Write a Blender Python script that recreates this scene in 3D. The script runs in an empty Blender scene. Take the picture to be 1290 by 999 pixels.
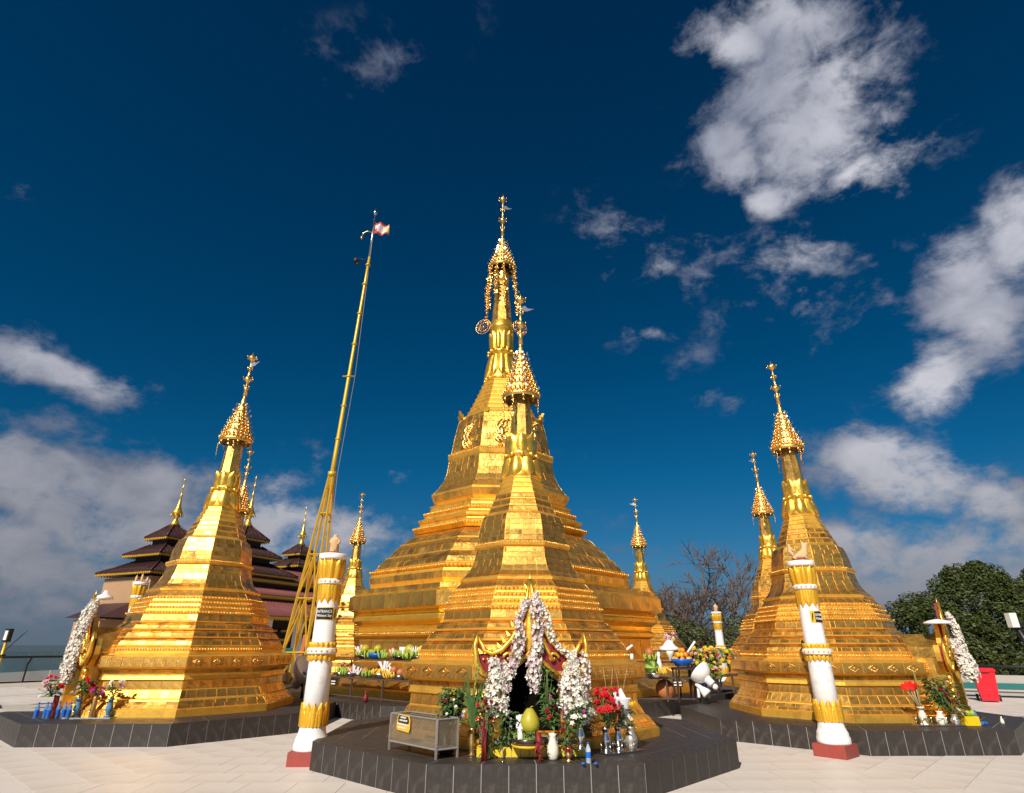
import bpy, math, random
from math import sin, cos, pi, radians as R, hypot, atan2
from mathutils import Vector, Matrix, noise
S = bpy.context.scene
COL = S.collection
RND = random.Random(7)

# ------------------------------------------------------------------ camera
cam = bpy.data.cameras.new('camera'); camo = bpy.data.objects.new('camera', cam); COL.objects.link(camo)
cam.sensor_width = 36; cam.lens = 729.54/1290*36; cam.clip_start = .05; cam.clip_end = 20000
camo.matrix_world = Matrix.Translation((0, 0, 1.6)) @ Matrix.Rotation(pi/2+.40659, 4, 'X') @ Matrix.Rotation(.0021, 4, 'Z')
S.camera = camo
S.view_settings.view_transform = 'Standard'; S.view_settings.look = 'None'
S.view_settings.exposure = 0.35; S.view_settings.gamma = 1

# ------------------------------------------------------------------ sky, clouds and sun
SUN_AZ, SUN_EL = R(203), R(38)
CLOUDS = [(0.62,0.774,0.17,0.119,-0.07,1),(0.505,0.885,0.096,0.045,-0.27,0.8),(0.635,0.885,0.129,0.048,-0.35,0.8),(0.737,0.76,0.069,0.041,-0.13,0.7),(0.75,0.671,0.049,0.031,-0.43,0.7),(0.506,0.683,0.07,0.04,-0.26,0.9),(0.457,0.754,0.083,0.056,-0.24,0.9),(0.66,0.657,0.093,0.044,-0.04,0.8),(0.757,0.448,0.088,0.088,0.25,1),(0.829,0.496,0.055,0.075,-0.43,1),(0.683,0.357,0.07,0.045,0.14,1),(0.744,0.374,0.053,0.037,-0.3,0.6),(0.235,0.672,0.10,0.055,-0.45,0.745),(0.225,0.648,0.05,0.04,0.6,0.745),(0.320,0.62,0.13,0.048,-0.40,0.745),(0.341,0.86,0.038,0.013,-0.17,0.6),(0.558,0.566,0.11,0.05,-0.27,0.72),(0.541,0.496,0.075,0.05,-0.25,0.72),(0.62,0.481,0.034,0.022,-0.82,0.74),(0.261,0.514,0.067,0.013,-0.11,0.5),(0.602,0.237,0.115,0.058,-0.36,1.15),(0.697,0.173,0.06,0.032,-0.14,1.1),(0.669,0.27,0.072,0.022,-0.41,0.5),(0.387,0.367,0.045,0.017,-0.13,0.55),(0.616,0.094,0.17,0.075,-0.06,1.25),(0.714,0.116,0.062,0.04,-0.1,0.9),(0.537,0.12,0.08,0.045,-0.07,1.1),(0.257,0.149,0.057,0.01,-0.04,0.6),(-0.715,0.335,0.113,0.03,0.01,1),(-0.756,0.351,0.053,0.019,-0.13,0.7),(-0.689,0.209,0.14,0.062,-0.08,1.2),(-0.596,0.168,0.15,0.07,-0.08,1.2),(-0.662,0.108,0.14,0.07,0.09,1.25),(-0.555,0.207,0.10,0.055,-0.07,1.0),(-0.344,0.166,0.165,0.055,-0.11,1.0),(-0.413,0.222,0.081,0.031,0.47,0.6),(-0.18,0.256,0.038,0.026,-0.29,0.7),(-0.254,0.133,0.113,0.037,0.04,0.7),(-0.645,0.04,0.115,0.03,0.03,0.8),(-0.32,0.911,0.045,0.013,0.31,0.22),(0.114,0.305,0.025,0.011,-0.03,0.4),(0.137,0.215,0.034,0.01,-0.03,0.4),(0.444,0.499,0.039,0.015,-0.2,0.35),(-0.794,0.57,0.011,0.008,0.43,0.35),(0.333,0.452,0.027,0.011,0.36,0.35)]
# the same weather goes on outside the frame
_r = random.Random(3)
for i in range(16):
    a = _r.uniform(1.1, 2*pi-1.1); CLOUDS.append((a if a < pi else a-2*pi, _r.uniform(.12, .8), _r.uniform(.08, .18), _r.uniform(.03, .08), _r.uniform(-.3, .3), 1))

world = bpy.data.worlds.new('World'); S.world = world; world.use_nodes = True
nt = world.node_tree; N = nt.nodes; L = nt.links; N.clear()
def nn(t, **k):
    n = N.new(t)
    for a, b in k.items(): setattr(n, a, b)
    return n
def mth(op, a, b=None, c=None, clamp=False):
    n = nn('ShaderNodeMath', operation=op); n.use_clamp = clamp
    for i, v in enumerate((a, b, c)):
        if v is None: continue
        if isinstance(v, (int, float)): n.inputs[i].default_value = v
        else: L.new(v, n.inputs[i])
    return n.outputs[0]
sky = nn('ShaderNodeTexSky', sky_type='NISHITA'); sky.sun_disc = False
sky.sun_elevation = SUN_EL; sky.sun_rotation = SUN_AZ; sky.altitude = 1500; sky.air_density = 1.0; sky.dust_density = .6; sky.ozone_density = 3.0
tc = nn('ShaderNodeTexCoord'); sep = nn('ShaderNodeSeparateXYZ'); L.new(tc.outputs['Generated'], sep.inputs[0])
az = mth('ARCTAN2', sep.outputs[0], sep.outputs[1]); el = mth('ARCSINE', sep.outputs[2])
comb = nn('ShaderNodeCombineXYZ'); L.new(az, comb.inputs[0]); L.new(el, comb.inputs[1])
wn = nn('ShaderNodeTexNoise'); wn.inputs['Scale'].default_value = 5.5; wn.inputs['Detail'].default_value = 4; L.new(tc.outputs['Generated'], wn.inputs[0])
wv = nn('ShaderNodeVectorMath', operation='MULTIPLY_ADD'); L.new(wn.outputs['Color'], wv.inputs[0]); wv.inputs[1].default_value = (.17, .12, 0); wv.inputs[2].default_value = (-.085, -.06, 0)
wa = nn('ShaderNodeVectorMath', operation='ADD'); L.new(comb.outputs[0], wa.inputs[0]); L.new(wv.outputs[0], wa.inputs[1]); comb = wa
field = None
for (a, e, ra, rb, rot, den) in CLOUDS:
    mp = nn('ShaderNodeMapping', vector_type='TEXTURE'); L.new(comb.outputs[0], mp.inputs[0])
    mp.inputs[1].default_value = (a, e, 0); mp.inputs[2].default_value = (0, 0, rot); mp.inputs[3].default_value = (ra*1.25, rb*1.3, 1)
    ln = nn('ShaderNodeVectorMath', operation='LENGTH'); L.new(mp.outputs[0], ln.inputs[0])
    dn = den*1.15 if den >= .75 else den*den*.75+.02
    v = mth('MULTIPLY', mth('SUBTRACT', 1.0, ln.outputs['Value']), dn)
    field = v if field is None else mth('SMOOTH_MAX', field, v, .12)
def ntex(scale, detail, rough, dist=0, off=0):
    m = nn('ShaderNodeMapping'); L.new(tc.outputs['Generated'], m.inputs[0]); m.inputs[1].default_value = (off, off*.7, 0); m.inputs[3].default_value = (1, 1, 1.5)
    t = nn('ShaderNodeTexNoise'); t.inputs['Scale'].default_value = scale; t.inputs['Detail'].default_value = detail
    t.inputs['Roughness'].default_value = rough; t.inputs['Distortion'].default_value = dist; L.new(m.outputs[0], t.inputs[0]); return t.outputs[0]
n1 = ntex(7, 9, .62, .25); n2 = ntex(3.2, 5, .5, 0, 4)
bil = ntex(16, 6, .6, .6, 9)
fine = ntex(30, 10, .70, .3, 2)
nz = mth('ADD', mth('MULTIPLY', mth('SUBTRACT', n1, .5), 2.5), mth('ADD', mth('MULTIPLY', mth('SUBTRACT', bil, .5), .95), mth('MULTIPLY', mth('SUBTRACT', fine, .5), .95)))
f2 = mth('ADD', mth('MINIMUM', field, .8), nz)
def smooth(v, a, b):
    m = nn('ShaderNodeMapRange', interpolation_type='SMOOTHSTEP'); L.new(v, m.inputs[0]); m.inputs[1].default_value = a; m.inputs[2].default_value = b; return m.outputs[0]
mask = mth('MULTIPLY', smooth(f2, .04, .92), .94)
inside = smooth(field, -.30, .12)
mask = mth('MULTIPLY', mask, inside)
# sky colour: deep polarised blue overhead, paler toward the horizon
mulc = nn('ShaderNodeMix', data_type='RGBA', blend_type='MULTIPLY'); mulc.inputs[0].default_value = 1
L.new(sky.outputs[0], mulc.inputs[6])
grad = nn('ShaderNodeValToRGB'); L.new(el, grad.inputs[0])
cr = grad.color_ramp; cr.elements[0].position = 0; cr.elements[0].color = (.07, .20, .26, 1)
cr.elements[1].position = .95; cr.elements[1].color = (.002, .205, .325, 1)
e_ = cr.elements.new(.12); e_.color = (.085, .27, .36, 1)
e_ = cr.elements.new(.26); e_.color = (.018, .285, .40, 1)
e_ = cr.elements.new(.45); e_.color = (.002, .255, .37, 1)
L.new(grad.outputs[0], mulc.inputs[7])
# cloud brightness: grey-white with soft modelling, darker and bluer low down
n3 = ntex(2.1, 3, .5, 0, 7)
lit = mth('ADD', mth('MULTIPLY', mth('SUBTRACT', n2, .5), .75), mth('ADD', mth('MULTIPLY', mth('SUBTRACT', bil, .5), .38), mth('ADD', mth('MULTIPLY', mth('SUBTRACT', n3, .5), 1.1), mth('MULTIPLY', mth('MINIMUM', field, .8), .52))))
crp = nn('ShaderNodeValToRGB'); L.new(lit, crp.inputs[0])
c2 = crp.color_ramp; c2.elements[0].position = .06; c2.elements[0].color = (1.75, 1.95, 2.6, 1); c2.elements[1].position = .52; c2.elements[1].color = (5.5, 5.5, 6.0, 1)
low = smooth(el, .02, .5)
lowm = mth('MULTIPLY_ADD', low, .48, .52)
cl = nn('ShaderNodeVectorMath', operation='SCALE'); L.new(crp.outputs[0], cl.inputs[0]); L.new(lowm, cl.inputs['Scale'])
mx = nn('ShaderNodeMix', data_type='RGBA'); L.new(mask, mx.inputs[0]); L.new(mulc.outputs[2], mx.inputs[6]); L.new(cl.outputs[0], mx.inputs[7])
# haze bank on the horizon
hz = mth('MULTIPLY', mth('SUBTRACT', 1, smooth(el, -.02, .17)), .8)
mx2 = nn('ShaderNodeMix', data_type='RGBA'); L.new(hz, mx2.inputs[0]); L.new(mx.outputs[2], mx2.inputs[6]); mx2.inputs[7].default_value = (1.0, 1.15, 1.65, 1)
bg = nn('ShaderNodeBackground'); bg.inputs[1].default_value = .1; L.new(mx2.outputs[2], bg.inputs[0])
wo = nn('ShaderNodeOutputWorld'); L.new(bg.outputs[0], wo.inputs[0])
world.cycles.sampling_method = 'MANUAL'; world.cycles.sample_map_resolution = 512

sl = bpy.data.lights.new('sun', 'SUN'); sl.energy = 4.4; sl.angle = R(.53); sl.color = (1, .93, .82)
so = bpy.data.objects.new('sun', sl); COL.objects.link(so)
sd = Vector((sin(SUN_AZ)*cos(SUN_EL), cos(SUN_AZ)*cos(SUN_EL), sin(SUN_EL)))
so.rotation_euler = sd.to_track_quat('Z', 'Y').to_euler(); so.location = (0, 0, 40)

# ------------------------------------------------------------------ materials
def mat(name, col, rough=.6, metal=0, var=0., vs=5., bump=0., bs=30., isl=0., spec=.5, dark=None, dscale=3., dlo=.5, dhi=.7, rvar=0., trans=0., alpha=1., ior=1.45, emit=None, streak=None):
    m = bpy.data.materials.new(name); m.use_nodes = True
    t = m.node_tree; n = t.nodes; l = t.links; p = n['Principled BSDF']
    p.inputs['Roughness'].default_value = rough; p.inputs['Metallic'].default_value = metal
    p.inputs['Specular IOR Level'].default_value = spec; p.inputs['IOR'].default_value = ior
    p.inputs['Base Color'].default_value = (*col, 1)
    if trans: p.inputs['Transmission Weight'].default_value = trans
    if alpha < 1: p.inputs['Alpha'].default_value = alpha
    cur = None
    co = n.new('ShaderNodeTexCoord')
    def tex(sc, det=5, ro=.6, vec=None):
        x = n.new('ShaderNodeTexNoise'); x.inputs['Scale'].default_value = sc; x.inputs['Detail'].default_value = det; x.inputs['Roughness'].default_value = ro
        l.new(vec or co.outputs['Object'], x.inputs[0]); return x.outputs[0]
    def mul(colsock, fac_from, lo, hi):
        mr = n.new('ShaderNodeMapRange'); l.new(fac_from, mr.inputs[0]); mr.inputs[3].default_value = lo; mr.inputs[4].default_value = hi
        s = n.new('ShaderNodeVectorMath'); s.operation = 'SCALE'
        if colsock is None: s.inputs[0].default_value = col
        else: l.new(colsock, s.inputs[0])
        l.new(mr.outputs[0], s.inputs['Scale']); return s.outputs[0]
    if dark:
        f = tex(dscale, 6, .65); mr = n.new('ShaderNodeMapRange'); l.new(f, mr.inputs[0]); mr.inputs[1].default_value = dlo; mr.inputs[2].default_value = dhi
        mxx = n.new('ShaderNodeMix'); mxx.data_type = 'RGBA'; l.new(mr.outputs[0], mxx.inputs[0]); mxx.inputs[6].default_value = (*col, 1); mxx.inputs[7].default_value = (*dark, 1); cur = mxx.outputs[2]
    if streak:
        mp = n.new('ShaderNodeMapping'); l.new(co.outputs['Object'], mp.inputs[0]); mp.inputs[3].default_value = (streak[0], streak[0], streak[1])
        cur = mul(cur, tex(1, 5, .65, mp.outputs[0]), 1-streak[2], 1+streak[2])
    if var: cur = mul(cur, tex(vs), 1-var, 1+var)
    if isl:
        g = n.new('ShaderNodeNewGeometry'); cur = mul(cur, g.outputs['Random Per Island'], 1-isl, 1+isl)
    if cur is not None: l.new(cur, p.inputs['Base Color'])
    if rvar:
        mr = n.new('ShaderNodeMapRange'); l.new(tex(vs*1.7+.3), mr.inputs[0]); mr.inputs[1].default_value = .3; mr.inputs[2].default_value = .7
        mr.inputs[3].default_value = max(.05, rough-rvar); mr.inputs[4].default_value = min(1, rough+rvar); l.new(mr.outputs[0], p.inputs['Roughness'])
    if bump:
        b = n.new('ShaderNodeBump'); b.inputs['Strength'].default_value = bump; b.inputs['Distance'].default_value = .02
        l.new(tex(bs, 4), b.inputs['Height']); l.new(b.outputs[0], p.inputs['Normal'])
    if emit: p.inputs['Emission Color'].default_value = (*emit, 1); p.inputs['Emission Strength'].default_value = 1
    return m
M = {}
M['gold'] = mat('gold_leaf', (.95, .56, .08), .36, .84, var=.13, vs=3, bump=.3, bs=9, rvar=.1, dark=(.5, .24, .05), dscale=2.2, dlo=.56, dhi=.78)
M['seam'] = mat('seam_gold', (.92, .53, .085), .45, .78, var=.15, vs=5, bump=.25, bs=14, dark=(.55, .30, .05), dscale=3, dlo=.5, dhi=.75)
M['sheet'] = mat('gold_sheet', (.89, .50, .105), .38, .93, var=.16, vs=4, bump=.26, bs=10, isl=.17, rvar=.10, dark=(.30, .17, .06), dscale=2.6, dlo=.46, dhi=.70, streak=(11, 1.1, .22))
M['sheetc'] = mat('embossed_gold_sheet', (.90, .51, .10), .38, .92, var=.14, vs=2, bump=.8, bs=8, isl=.15, rvar=.10, dark=(.33, .19, .065), dscale=1.5, dlo=.46, dhi=.72, streak=(7, .8, .2))
M['goldfine'] = mat('ornament_gold', (.92, .55, .15), .3, .9, var=.2, vs=20, bump=.4, bs=60, rvar=.08)
M['goldpaint'] = mat('gold_paint', (.78, .42, .03), .42, .45, var=.2, vs=30, bump=.3, bs=40)
M['silver'] = mat('silver_leaf', (.85, .83, .80), .3, .8, var=.1)
M['darkmetal'] = mat('dark_metal', (.05, .045, .045), .5, .6, var=.2)
M['white'] = mat('white_paint', (.80, .79, .78), .45, 0, var=.05, vs=6, bump=.08, bs=30, dark=(.42, .38, .32), dscale=4.5, dlo=.54, dhi=.88, streak=(16, 1.2, .09))
M['twine'] = mat('dry_twine', (.16, .12, .07), .8, 0, var=.3, vs=30)
M['redpaint'] = mat('red_paint', (.32, .055, .04), .55, 0, var=.15, vs=8, bump=.1, bs=60, dark=(.22, .06, .05), dscale=6)
M['darkred'] = mat('dark_red_paint', (.20, .012, .02), .5, 0, var=.2, vs=10)
M['tile'] = mat('black_slate_tile', (.039, .031, .027), .5, 0, var=.3, vs=6, bump=.15, bs=70, isl=.25, rvar=.12, streak=(40, 3.0, .5), dark=(.075, .065, .06), dscale=9, dlo=.52, dhi=.75)
M['grout'] = mat('pale_grout', (.31, .29, .26), .8, 0, var=.2, vs=20)
M['pave'] = mat('cream_paving', (.68, .61, .545), .5, 0, var=.1, vs=5, bump=.06, bs=40, isl=.05, dark=(.58, .49, .41), dscale=1.3, dlo=.44, dhi=.74, streak=(3.5, 3.5, .09))
M['joint'] = mat('paving_joint', (.50, .43, .36), .8, 0, var=.15)
M['far'] = mat('distant_land', (.05, .075, .095), .9, 0, var=.25, vs=.01)
M['yellowtile'] = mat('yellow_tile', (.80, .55, .02), .3, 0, var=.1, vs=9, isl=.1)
M['black'] = mat('painted_niche_shade', (.004, .0035, .003), .9, 0, spec=.05)  # near-black colour stands in for the shade inside the shrine niches
M['flowerw'] = mat('white_blossom', (.78, .74, .64), .6, 0, isl=.2, var=.1)
M['flowerp'] = mat('pinkish_blossom', (.66, .50, .52), .6, 0, isl=.2)
M['flowerr'] = mat('red_petal', (.55, .012, .02), .5, 0, isl=.35)
M['flowerdr'] = mat('dark_red_petal', (.20, .012, .015), .6, 0, isl=.4)
M['flowerm'] = mat('magenta_petal', (.48, .03, .30), .5, 0, isl=.25)
M['flowerl'] = mat('lilac_petal', (.55, .42, .62), .5, 0, isl=.25)
M['flowerpk'] = mat('pink_petal', (.75, .42, .50), .5, 0, isl=.2)
M['flowery'] = mat('yellow_petal', (.8, .55, .03), .5, 0, isl=.2)
M['anth'] = mat('glossy_red_spathe', (.80, .02, .012), .25, 0, var=.1)
M['leaf'] = mat('green_leaf', (.055, .12, .03), .5, 0, isl=.45, var=.2)
M['leafy'] = mat('yellowish_green_leaf', (.17, .26, .05), .5, 0, isl=.3)
M['stem'] = mat('green_stem', (.12, .18, .05), .6)
M['drystem'] = mat('pale_stem', (.45, .33, .2), .7)
M['steel'] = mat('polished_steel', (.62, .61, .6), .22, 1, var=.1, vs=10)
M['dullsteel'] = mat('dull_steel_frame', (.42, .38, .34), .42, .55, var=.25, vs=12)
M['brass'] = mat('brass', (.72, .44, .16), .3, .9, var=.2, vs=12)
M['bluegrey'] = mat('blue_enamel', (.12, .25, .42), .2, .1, var=.2, vs=20)
M['ceramic'] = mat('white_ceramic', (.72, .68, .56), .15, 0, var=.06, vs=9)
M['yellowpl'] = mat('yellow_plastic', (.75, .50, .01), .35, 0)
M['bluepl'] = mat('blue_plastic', (.005, .12, .55), .3, 0)
M['redpl'] = mat('red_bin_plastic', (.62, .008, .02), .38, 0, var=.06, vs=3)
M['rubber'] = mat('black_rubber', (.02, .02, .02), .7)
M['bluew'] = mat('blue_tinted_bottle', (.12, .28, .62), .1, 0, alpha=.55)
M['clear'] = mat('clear_bottle', (.55, .72, .8), .08, 0, alpha=.5)
M['glass'] = mat('tank_glass', (.22, .17, .11), .04, 0, alpha=.5, var=.3, vs=3)
M['rail_glass'] = mat('railing_glass', (.10, .21, .26), .05, 0, alpha=.62, var=.15, vs=2)
M['blackpaint'] = mat('black_paint', (.012, .012, .013), .35, 0)
M['polegold'] = mat('yellow_gold_pole_paint', (.70, .45, .05), .4, .35, var=.15, vs=5)
M['roof'] = mat('dark_maroon_roof', (.062, .026, .023), .45, 0, var=.2, vs=3, isl=.15)
M['roofred'] = mat('red_brown_roof', (.22, .07, .065), .5, 0, var=.15, vs=2, isl=.12)
M['wood'] = mat('dark_timber', (.035, .016, .012), .6, 0, var=.3, vs=5)
M['wallp'] = mat('ochre_plaster', (.40, .24, .13), .75, 0, var=.1, vs=2)
M['wally'] = mat('yellow_plaster', (.62, .36, .06), .6, .1, var=.15, vs=2)
M['statue'] = mat('painted_sandstone', (.62, .40, .2), .6, 0, var=.15, vs=30, bump=.2, bs=60)
M['coconut'] = mat('brown_coconut', (.42, .14, .045), .5, 0, var=.25, vs=30)
M['pomelo'] = mat('green_yellow_pomelo', (.42, .36, .03), .4, 0, var=.15, vs=15, bump=.15, bs=80, dark=(.2, .1, .02), dscale=12, dlo=.6, dhi=.8)
M['banana'] = mat('green_banana', (.30, .42, .05), .45, 0, isl=.2)
M['bananay'] = mat('yellow_banana', (.72, .44, .03), .45, 0, isl=.15)
M['orange'] = mat('orange_fruit', (.72, .24, .02), .5, 0, isl=.2)
M['clay'] = mat('clay_pot', (.45, .15, .05), .6, 0, var=.15, vs=10)
M['bronze'] = mat('dark_bronze_bowl', (.12, .10, .09), .25, .8, var=.2, vs=10)
M['tabletop'] = mat('dark_shelf', (.09, .06, .045), .45, 0, var=.3, vs=5)
M['paper'] = mat('white_paper', (.78, .74, .76), .7, 0, isl=.12)
M['candle'] = mat('wax', (.80, .76, .66), .4, 0)
M['bark'] = mat('grey_brown_bark', (.13, .09, .07), .85, 0, var=.3, vs=6)
M['crown'] = mat('dark_green_foliage', (.043, .058, .011), .5, 0, isl=.5, spec=.35)
M['crownb'] = mat('olive_bush_foliage', (.06, .07, .022), .6, 0, isl=.5)
M['teal'] = mat('teal_panel', (.01, .13, .12), .5)
M['concrete'] = mat('pale_concrete', (.38, .35, .31), .8, 0, var=.15, vs=2)
M['kerbred'] = mat('dull_red_kerb', (.28, .07, .045), .7, 0, var=.2, vs=4)
M['lampw'] = mat('lamp_housing', (.72, .70, .66), .35, 0, var=.05)
M['board'] = mat('black_sign_board', (.02, .018, .014), .4)
M['signy'] = mat('yellow_sign_board', (.72, .42, .03), .4, 0, var=.1, vs=20)
M['letters'] = mat('white_lettering', (.8, .78, .72), .6)
M['flag'] = mat('flag_cloth', (.70, .60, .58), .8, 0, var=.1)
M['flagr'] = mat('flag_red', (.55, .06, .04), .8)
M['water'] = mat('hazy_water', (.04, .07, .10), .35, 0)

# ------------------------------------------------------------------ mesh kit
class MB:
    def __init__(s): s.v = []; s.f = []; s.m = []; s.s = []
    def add(s, vs, fs, m=0, sm=False, X=None):
        o = len(s.v)
        if X is not None: vs = [X @ Vector(v) for v in vs]
        s.v += [tuple(v) for v in vs]
        for f in fs: s.f.append(tuple(o+i for i in f)); s.m.append(m); s.s.append(sm)
        return s
    def box(s, c, d, m=0, rz=0, X=None):
        hx, hy, hz = d[0]/2, d[1]/2, d[2]/2; co, si = cos(rz), sin(rz)
        vs = []
        for z in (-hz, hz):
            for x, y in ((-hx, -hy), (hx, -hy), (hx, hy), (-hx, hy)):
                vs.append((c[0]+x*co-y*si, c[1]+x*si+y*co, c[2]+z))
        return s.add(vs, [(3, 2, 1, 0), (4, 5, 6, 7), (0, 1, 5, 4), (1, 2, 6, 5), (2, 3, 7, 6), (3, 0, 4, 7)], m, False, X)
    def lathe(s, prof, n=16, ph=0, c=(0, 0, 0), m=0, sm=True, caps=True, X=None, sx=1, sy=1):
        vs = []; fs = []
        for r, z in prof:
            for i in range(n):
                a = ph+2*pi*i/n; vs.append((c[0]+r*sin(a)*sx, c[1]-r*cos(a)*sy, c[2]+z))
        for k in range(len(prof)-1):
            for i in range(n):
                j = (i+1) % n; fs.append((k*n+i, k*n+j, (k+1)*n+j, (k+1)*n+i))
        if caps:
            fs.append(tuple(range(n-1, -1, -1))); fs.append(tuple((len(prof)-1)*n+i for i in range(n)))
        return s.add(vs, fs, m, sm, X)
    def tube(s, pts, rad, n=6, m=0, sm=True, caps=True, X=None):
        P = [Vector(p) for p in pts]; vs = []; fs = []
        rr = rad if isinstance(rad, (list, tuple)) else [rad]*len(P)
        up = None
        for i, p in enumerate(P):
            d = (P[min(i+1, len(P)-1)]-P[max(i-1, 0)])
            if d.length < 1e-9: d = Vector((0, 0, 1))
            d.normalize()
            if up is None:
                up = Vector((0, 0, 1)) if abs(d.z) < .9 else Vector((0, 1, 0))
            a = d.cross(up)
            if a.length < 1e-5: a = d.cross(Vector((1, 0, 0)))
            a.normalize(); b = a.cross(d).normalized(); up = b
            for k in range(n):
                t = 2*pi*k/n; vs.append(p+(a*cos(t)+b*sin(t))*rr[i])
        for i in range(len(P)-1):
            for k in range(n):
                j = (k+1) % n; fs.append((i*n+k, i*n+j, (i+1)*n+j, (i+1)*n+k))
        if caps: fs.append(tuple(range(n-1, -1, -1))); fs.append(tuple((len(P)-1)*n+k for k in range(n)))
        return s.add(vs, fs, m, sm, X)
    def blob(s, c, r, n=8, k=5, m=0, X=None, jit=0, sm=True):
        if isinstance(r, (int, float)): r = (r, r, r)
        vs = [(c[0], c[1], c[2]-r[2])]; fs = []
        for i in range(1, k):
            t = pi*i/k
            for j in range(n):
                a = 2*pi*j/n; q = 1+(RND.uniform(-jit, jit) if jit else 0)
                vs.append((c[0]+r[0]*sin(t)*cos(a)*q, c[1]+r[1]*sin(t)*sin(a)*q, c[2]-r[2]*cos(t)*q))
        vs.append((c[0], c[1], c[2]+r[2])); e = len(vs)-1
        for j in range(n):
            q = (j+1) % n
            fs.append((0, 1+q, 1+j)); fs.append((e, 1+(k-2)*n+j, 1+(k-2)*n+q))
            for i in range(k-2): fs.append((1+i*n+j, 1+i*n+q, 1+(i+1)*n+q, 1+(i+1)*n+j))
        return s.add(vs, fs, m, sm, X)
    def prism(s, poly, y0, y1, m=0, X=None):   # poly in x,z extruded along y (poly counter-clockwise seen from -y)
        n = len(poly); vs = [(x, y0, z) for x, z in poly]+[(x, y1, z) for x, z in poly]
        fs = [tuple(range(n)), tuple(range(2*n-1, n-1, -1))]+[((i+1) % n, i, n+i, n+(i+1) % n) for i in range(n)]
        return s.add(vs, fs, m, False, X)
    def slab(s, poly, z0, z1, m=0, X=None):    # poly in x,y extruded along z
        n = len(poly); vs = [(x, y, z0) for x, y in poly]+[(x, y, z1) for x, y in poly]
        fs = [tuple(range(n-1, -1, -1)), tuple(range(n, 2*n))]+[(i, (i+1) % n, n+(i+1) % n, n+i) for i in range(n)]
        return s.add(vs, fs, m, False, X)
    def mesh(s, name, mats):
        me = bpy.data.meshes.new(name); me.from_pydata(s.v, [], s.f)
        if not isinstance(mats, (list, tuple)): mats = [mats]
        for a in mats: me.materials.append(M[a] if isinstance(a, str) else a)
        me.polygons.foreach_set('material_index', s.m); me.polygons.foreach_set('use_smooth', s.s); me.update()
        return me
    def build(s, name, mats, parent=None, loc=None, rz=None, **k):
        return ob(name, s.mesh(name, mats), parent, loc, rz, **k)
def ob(name, me, parent=None, loc=None, rz=None, label=None, cat=None, group=None, kind=None):
    o = bpy.data.objects.new(name, me); COL.objects.link(o)
    if parent is not None: o.parent = parent
    if loc is not None: o.location = loc
    if rz is not None: o.rotation_euler = (0, 0, rz)
    return tag(o, label, cat, group, kind)
def tag(o, label=None, cat=None, group=None, kind=None):
    if label: o['label'] = label
    if cat: o['category'] = cat
    if group: o['group'] = group
    if kind: o['kind'] = kind
    return o
def thing(name, label, cat, loc=(0, 0, 0), rz=0, group=None):
    return ob(name, None, None, loc, rz, label, cat, group)
def copy_tree(o, parent=None, keep=None):
    c = o.copy(); COL.objects.link(c)
    if parent is not None: c.parent = parent
    for ch in list(o.children):
        if keep is None or keep(ch): copy_tree(ch, c, keep)
    return c
def rz_at(a): return Matrix.Rotation(a, 4, 'Z')

PHI = .0353; ZP = .35
CEN = {0: (.18, 10.86), -1: (-7.28, 14.49), 1: (6.85, 13.73), 2: (9.56, 22.0), 3: (6.41, 29.81), -3: (-7.53, 28.81), -2: (-10.3, 21.85)}
CC = (-.45, 21.48)
# ------------------------------------------------------------------ octagonal bodies with gold sheets
def octpt(r, a, z): return Vector((r*sin(a), -r*cos(a), z))
def oct_body(segs, ph=pi/8):
    mb = MB(); mb.lathe(segs, 8, ph, sm=False); return mb
def sheets(segs, W, rows_flag, e=.006, vis=(-2, -1, 0, 1, 2), tilt=.0013, rng=None, lim=260, gap=.004, off=(0, 0)):
    """segs: list of (r,z,flag) ; flag>0 : sheets on the band that starts here, split in `flag` rows"""
    rng = rng or random.Random(5); out = []
    for i in range(len(segs)-1):
        r0, z0, fl = segs[i]; r1, z1, _ = segs[i+1]
        if not fl: continue
        for s in range(8):
            a0 = (s-.5)*pi/4; a1 = (s+.5)*pi/4
            A, B, C_, D = octpt(r0, a0, z0), octpt(r0, a1, z0), octpt(r1, a1, z1), octpt(r1, a0, z1)
            n = (B-A).cross(D-A).normalized()
            L0 = (B-A).length; nx = max(1, round(L0/W))
            for ry in range(fl):
                q0, q1 = ry/fl, (ry+1)/fl; sh = (rng.random()*.6 if fl > 1 or rng.random() < .5 else 0)
                cuts = [0]+[min(.999, max(.001, (k+sh+rng.uniform(-.08, .08))/nx)) for k in range(0 if sh > .12 else 1, nx)]+[1]
                for k in range(len(cuts)-1):
                    t0, t1 = cuts[k], cuts[k+1]
                    if (t1-t0)*L0 < .03: continue
                    g = gap/L0; H = max(1e-3, (C_-B).length); gh = gap/H
                    def P(t, q): return (A+(B-A)*t)*(1-q)+(D+(C_-D)*t)*q
                    c = [P(t0+g, q0+gh), P(t1-g, q0+gh), P(t1-g, q1-gh), P(t0+g, q1-gh)]
                    base = [p+Vector((off[0], off[1], 0)) for p in c]
                    tx, ty = max(-2*tilt, min(2*tilt, rng.gauss(0, tilt))), max(-2*tilt, min(2*tilt, rng.gauss(0, tilt)))
                    top = [base[j]+n*(e+1.5*abs(tilt)+(tx if j in (1, 2) else -tx)+(ty if j > 1 else -ty)) for j in range(4)]
                    vis_s = (s if s < 4 else s-8)
                    out.append((((t1-t0)*L0*H/fl)*(1 if vis_s in vis else .001), base, top))
    out.sort(key=lambda q: -q[0]); return out[:lim], out[lim:]
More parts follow.
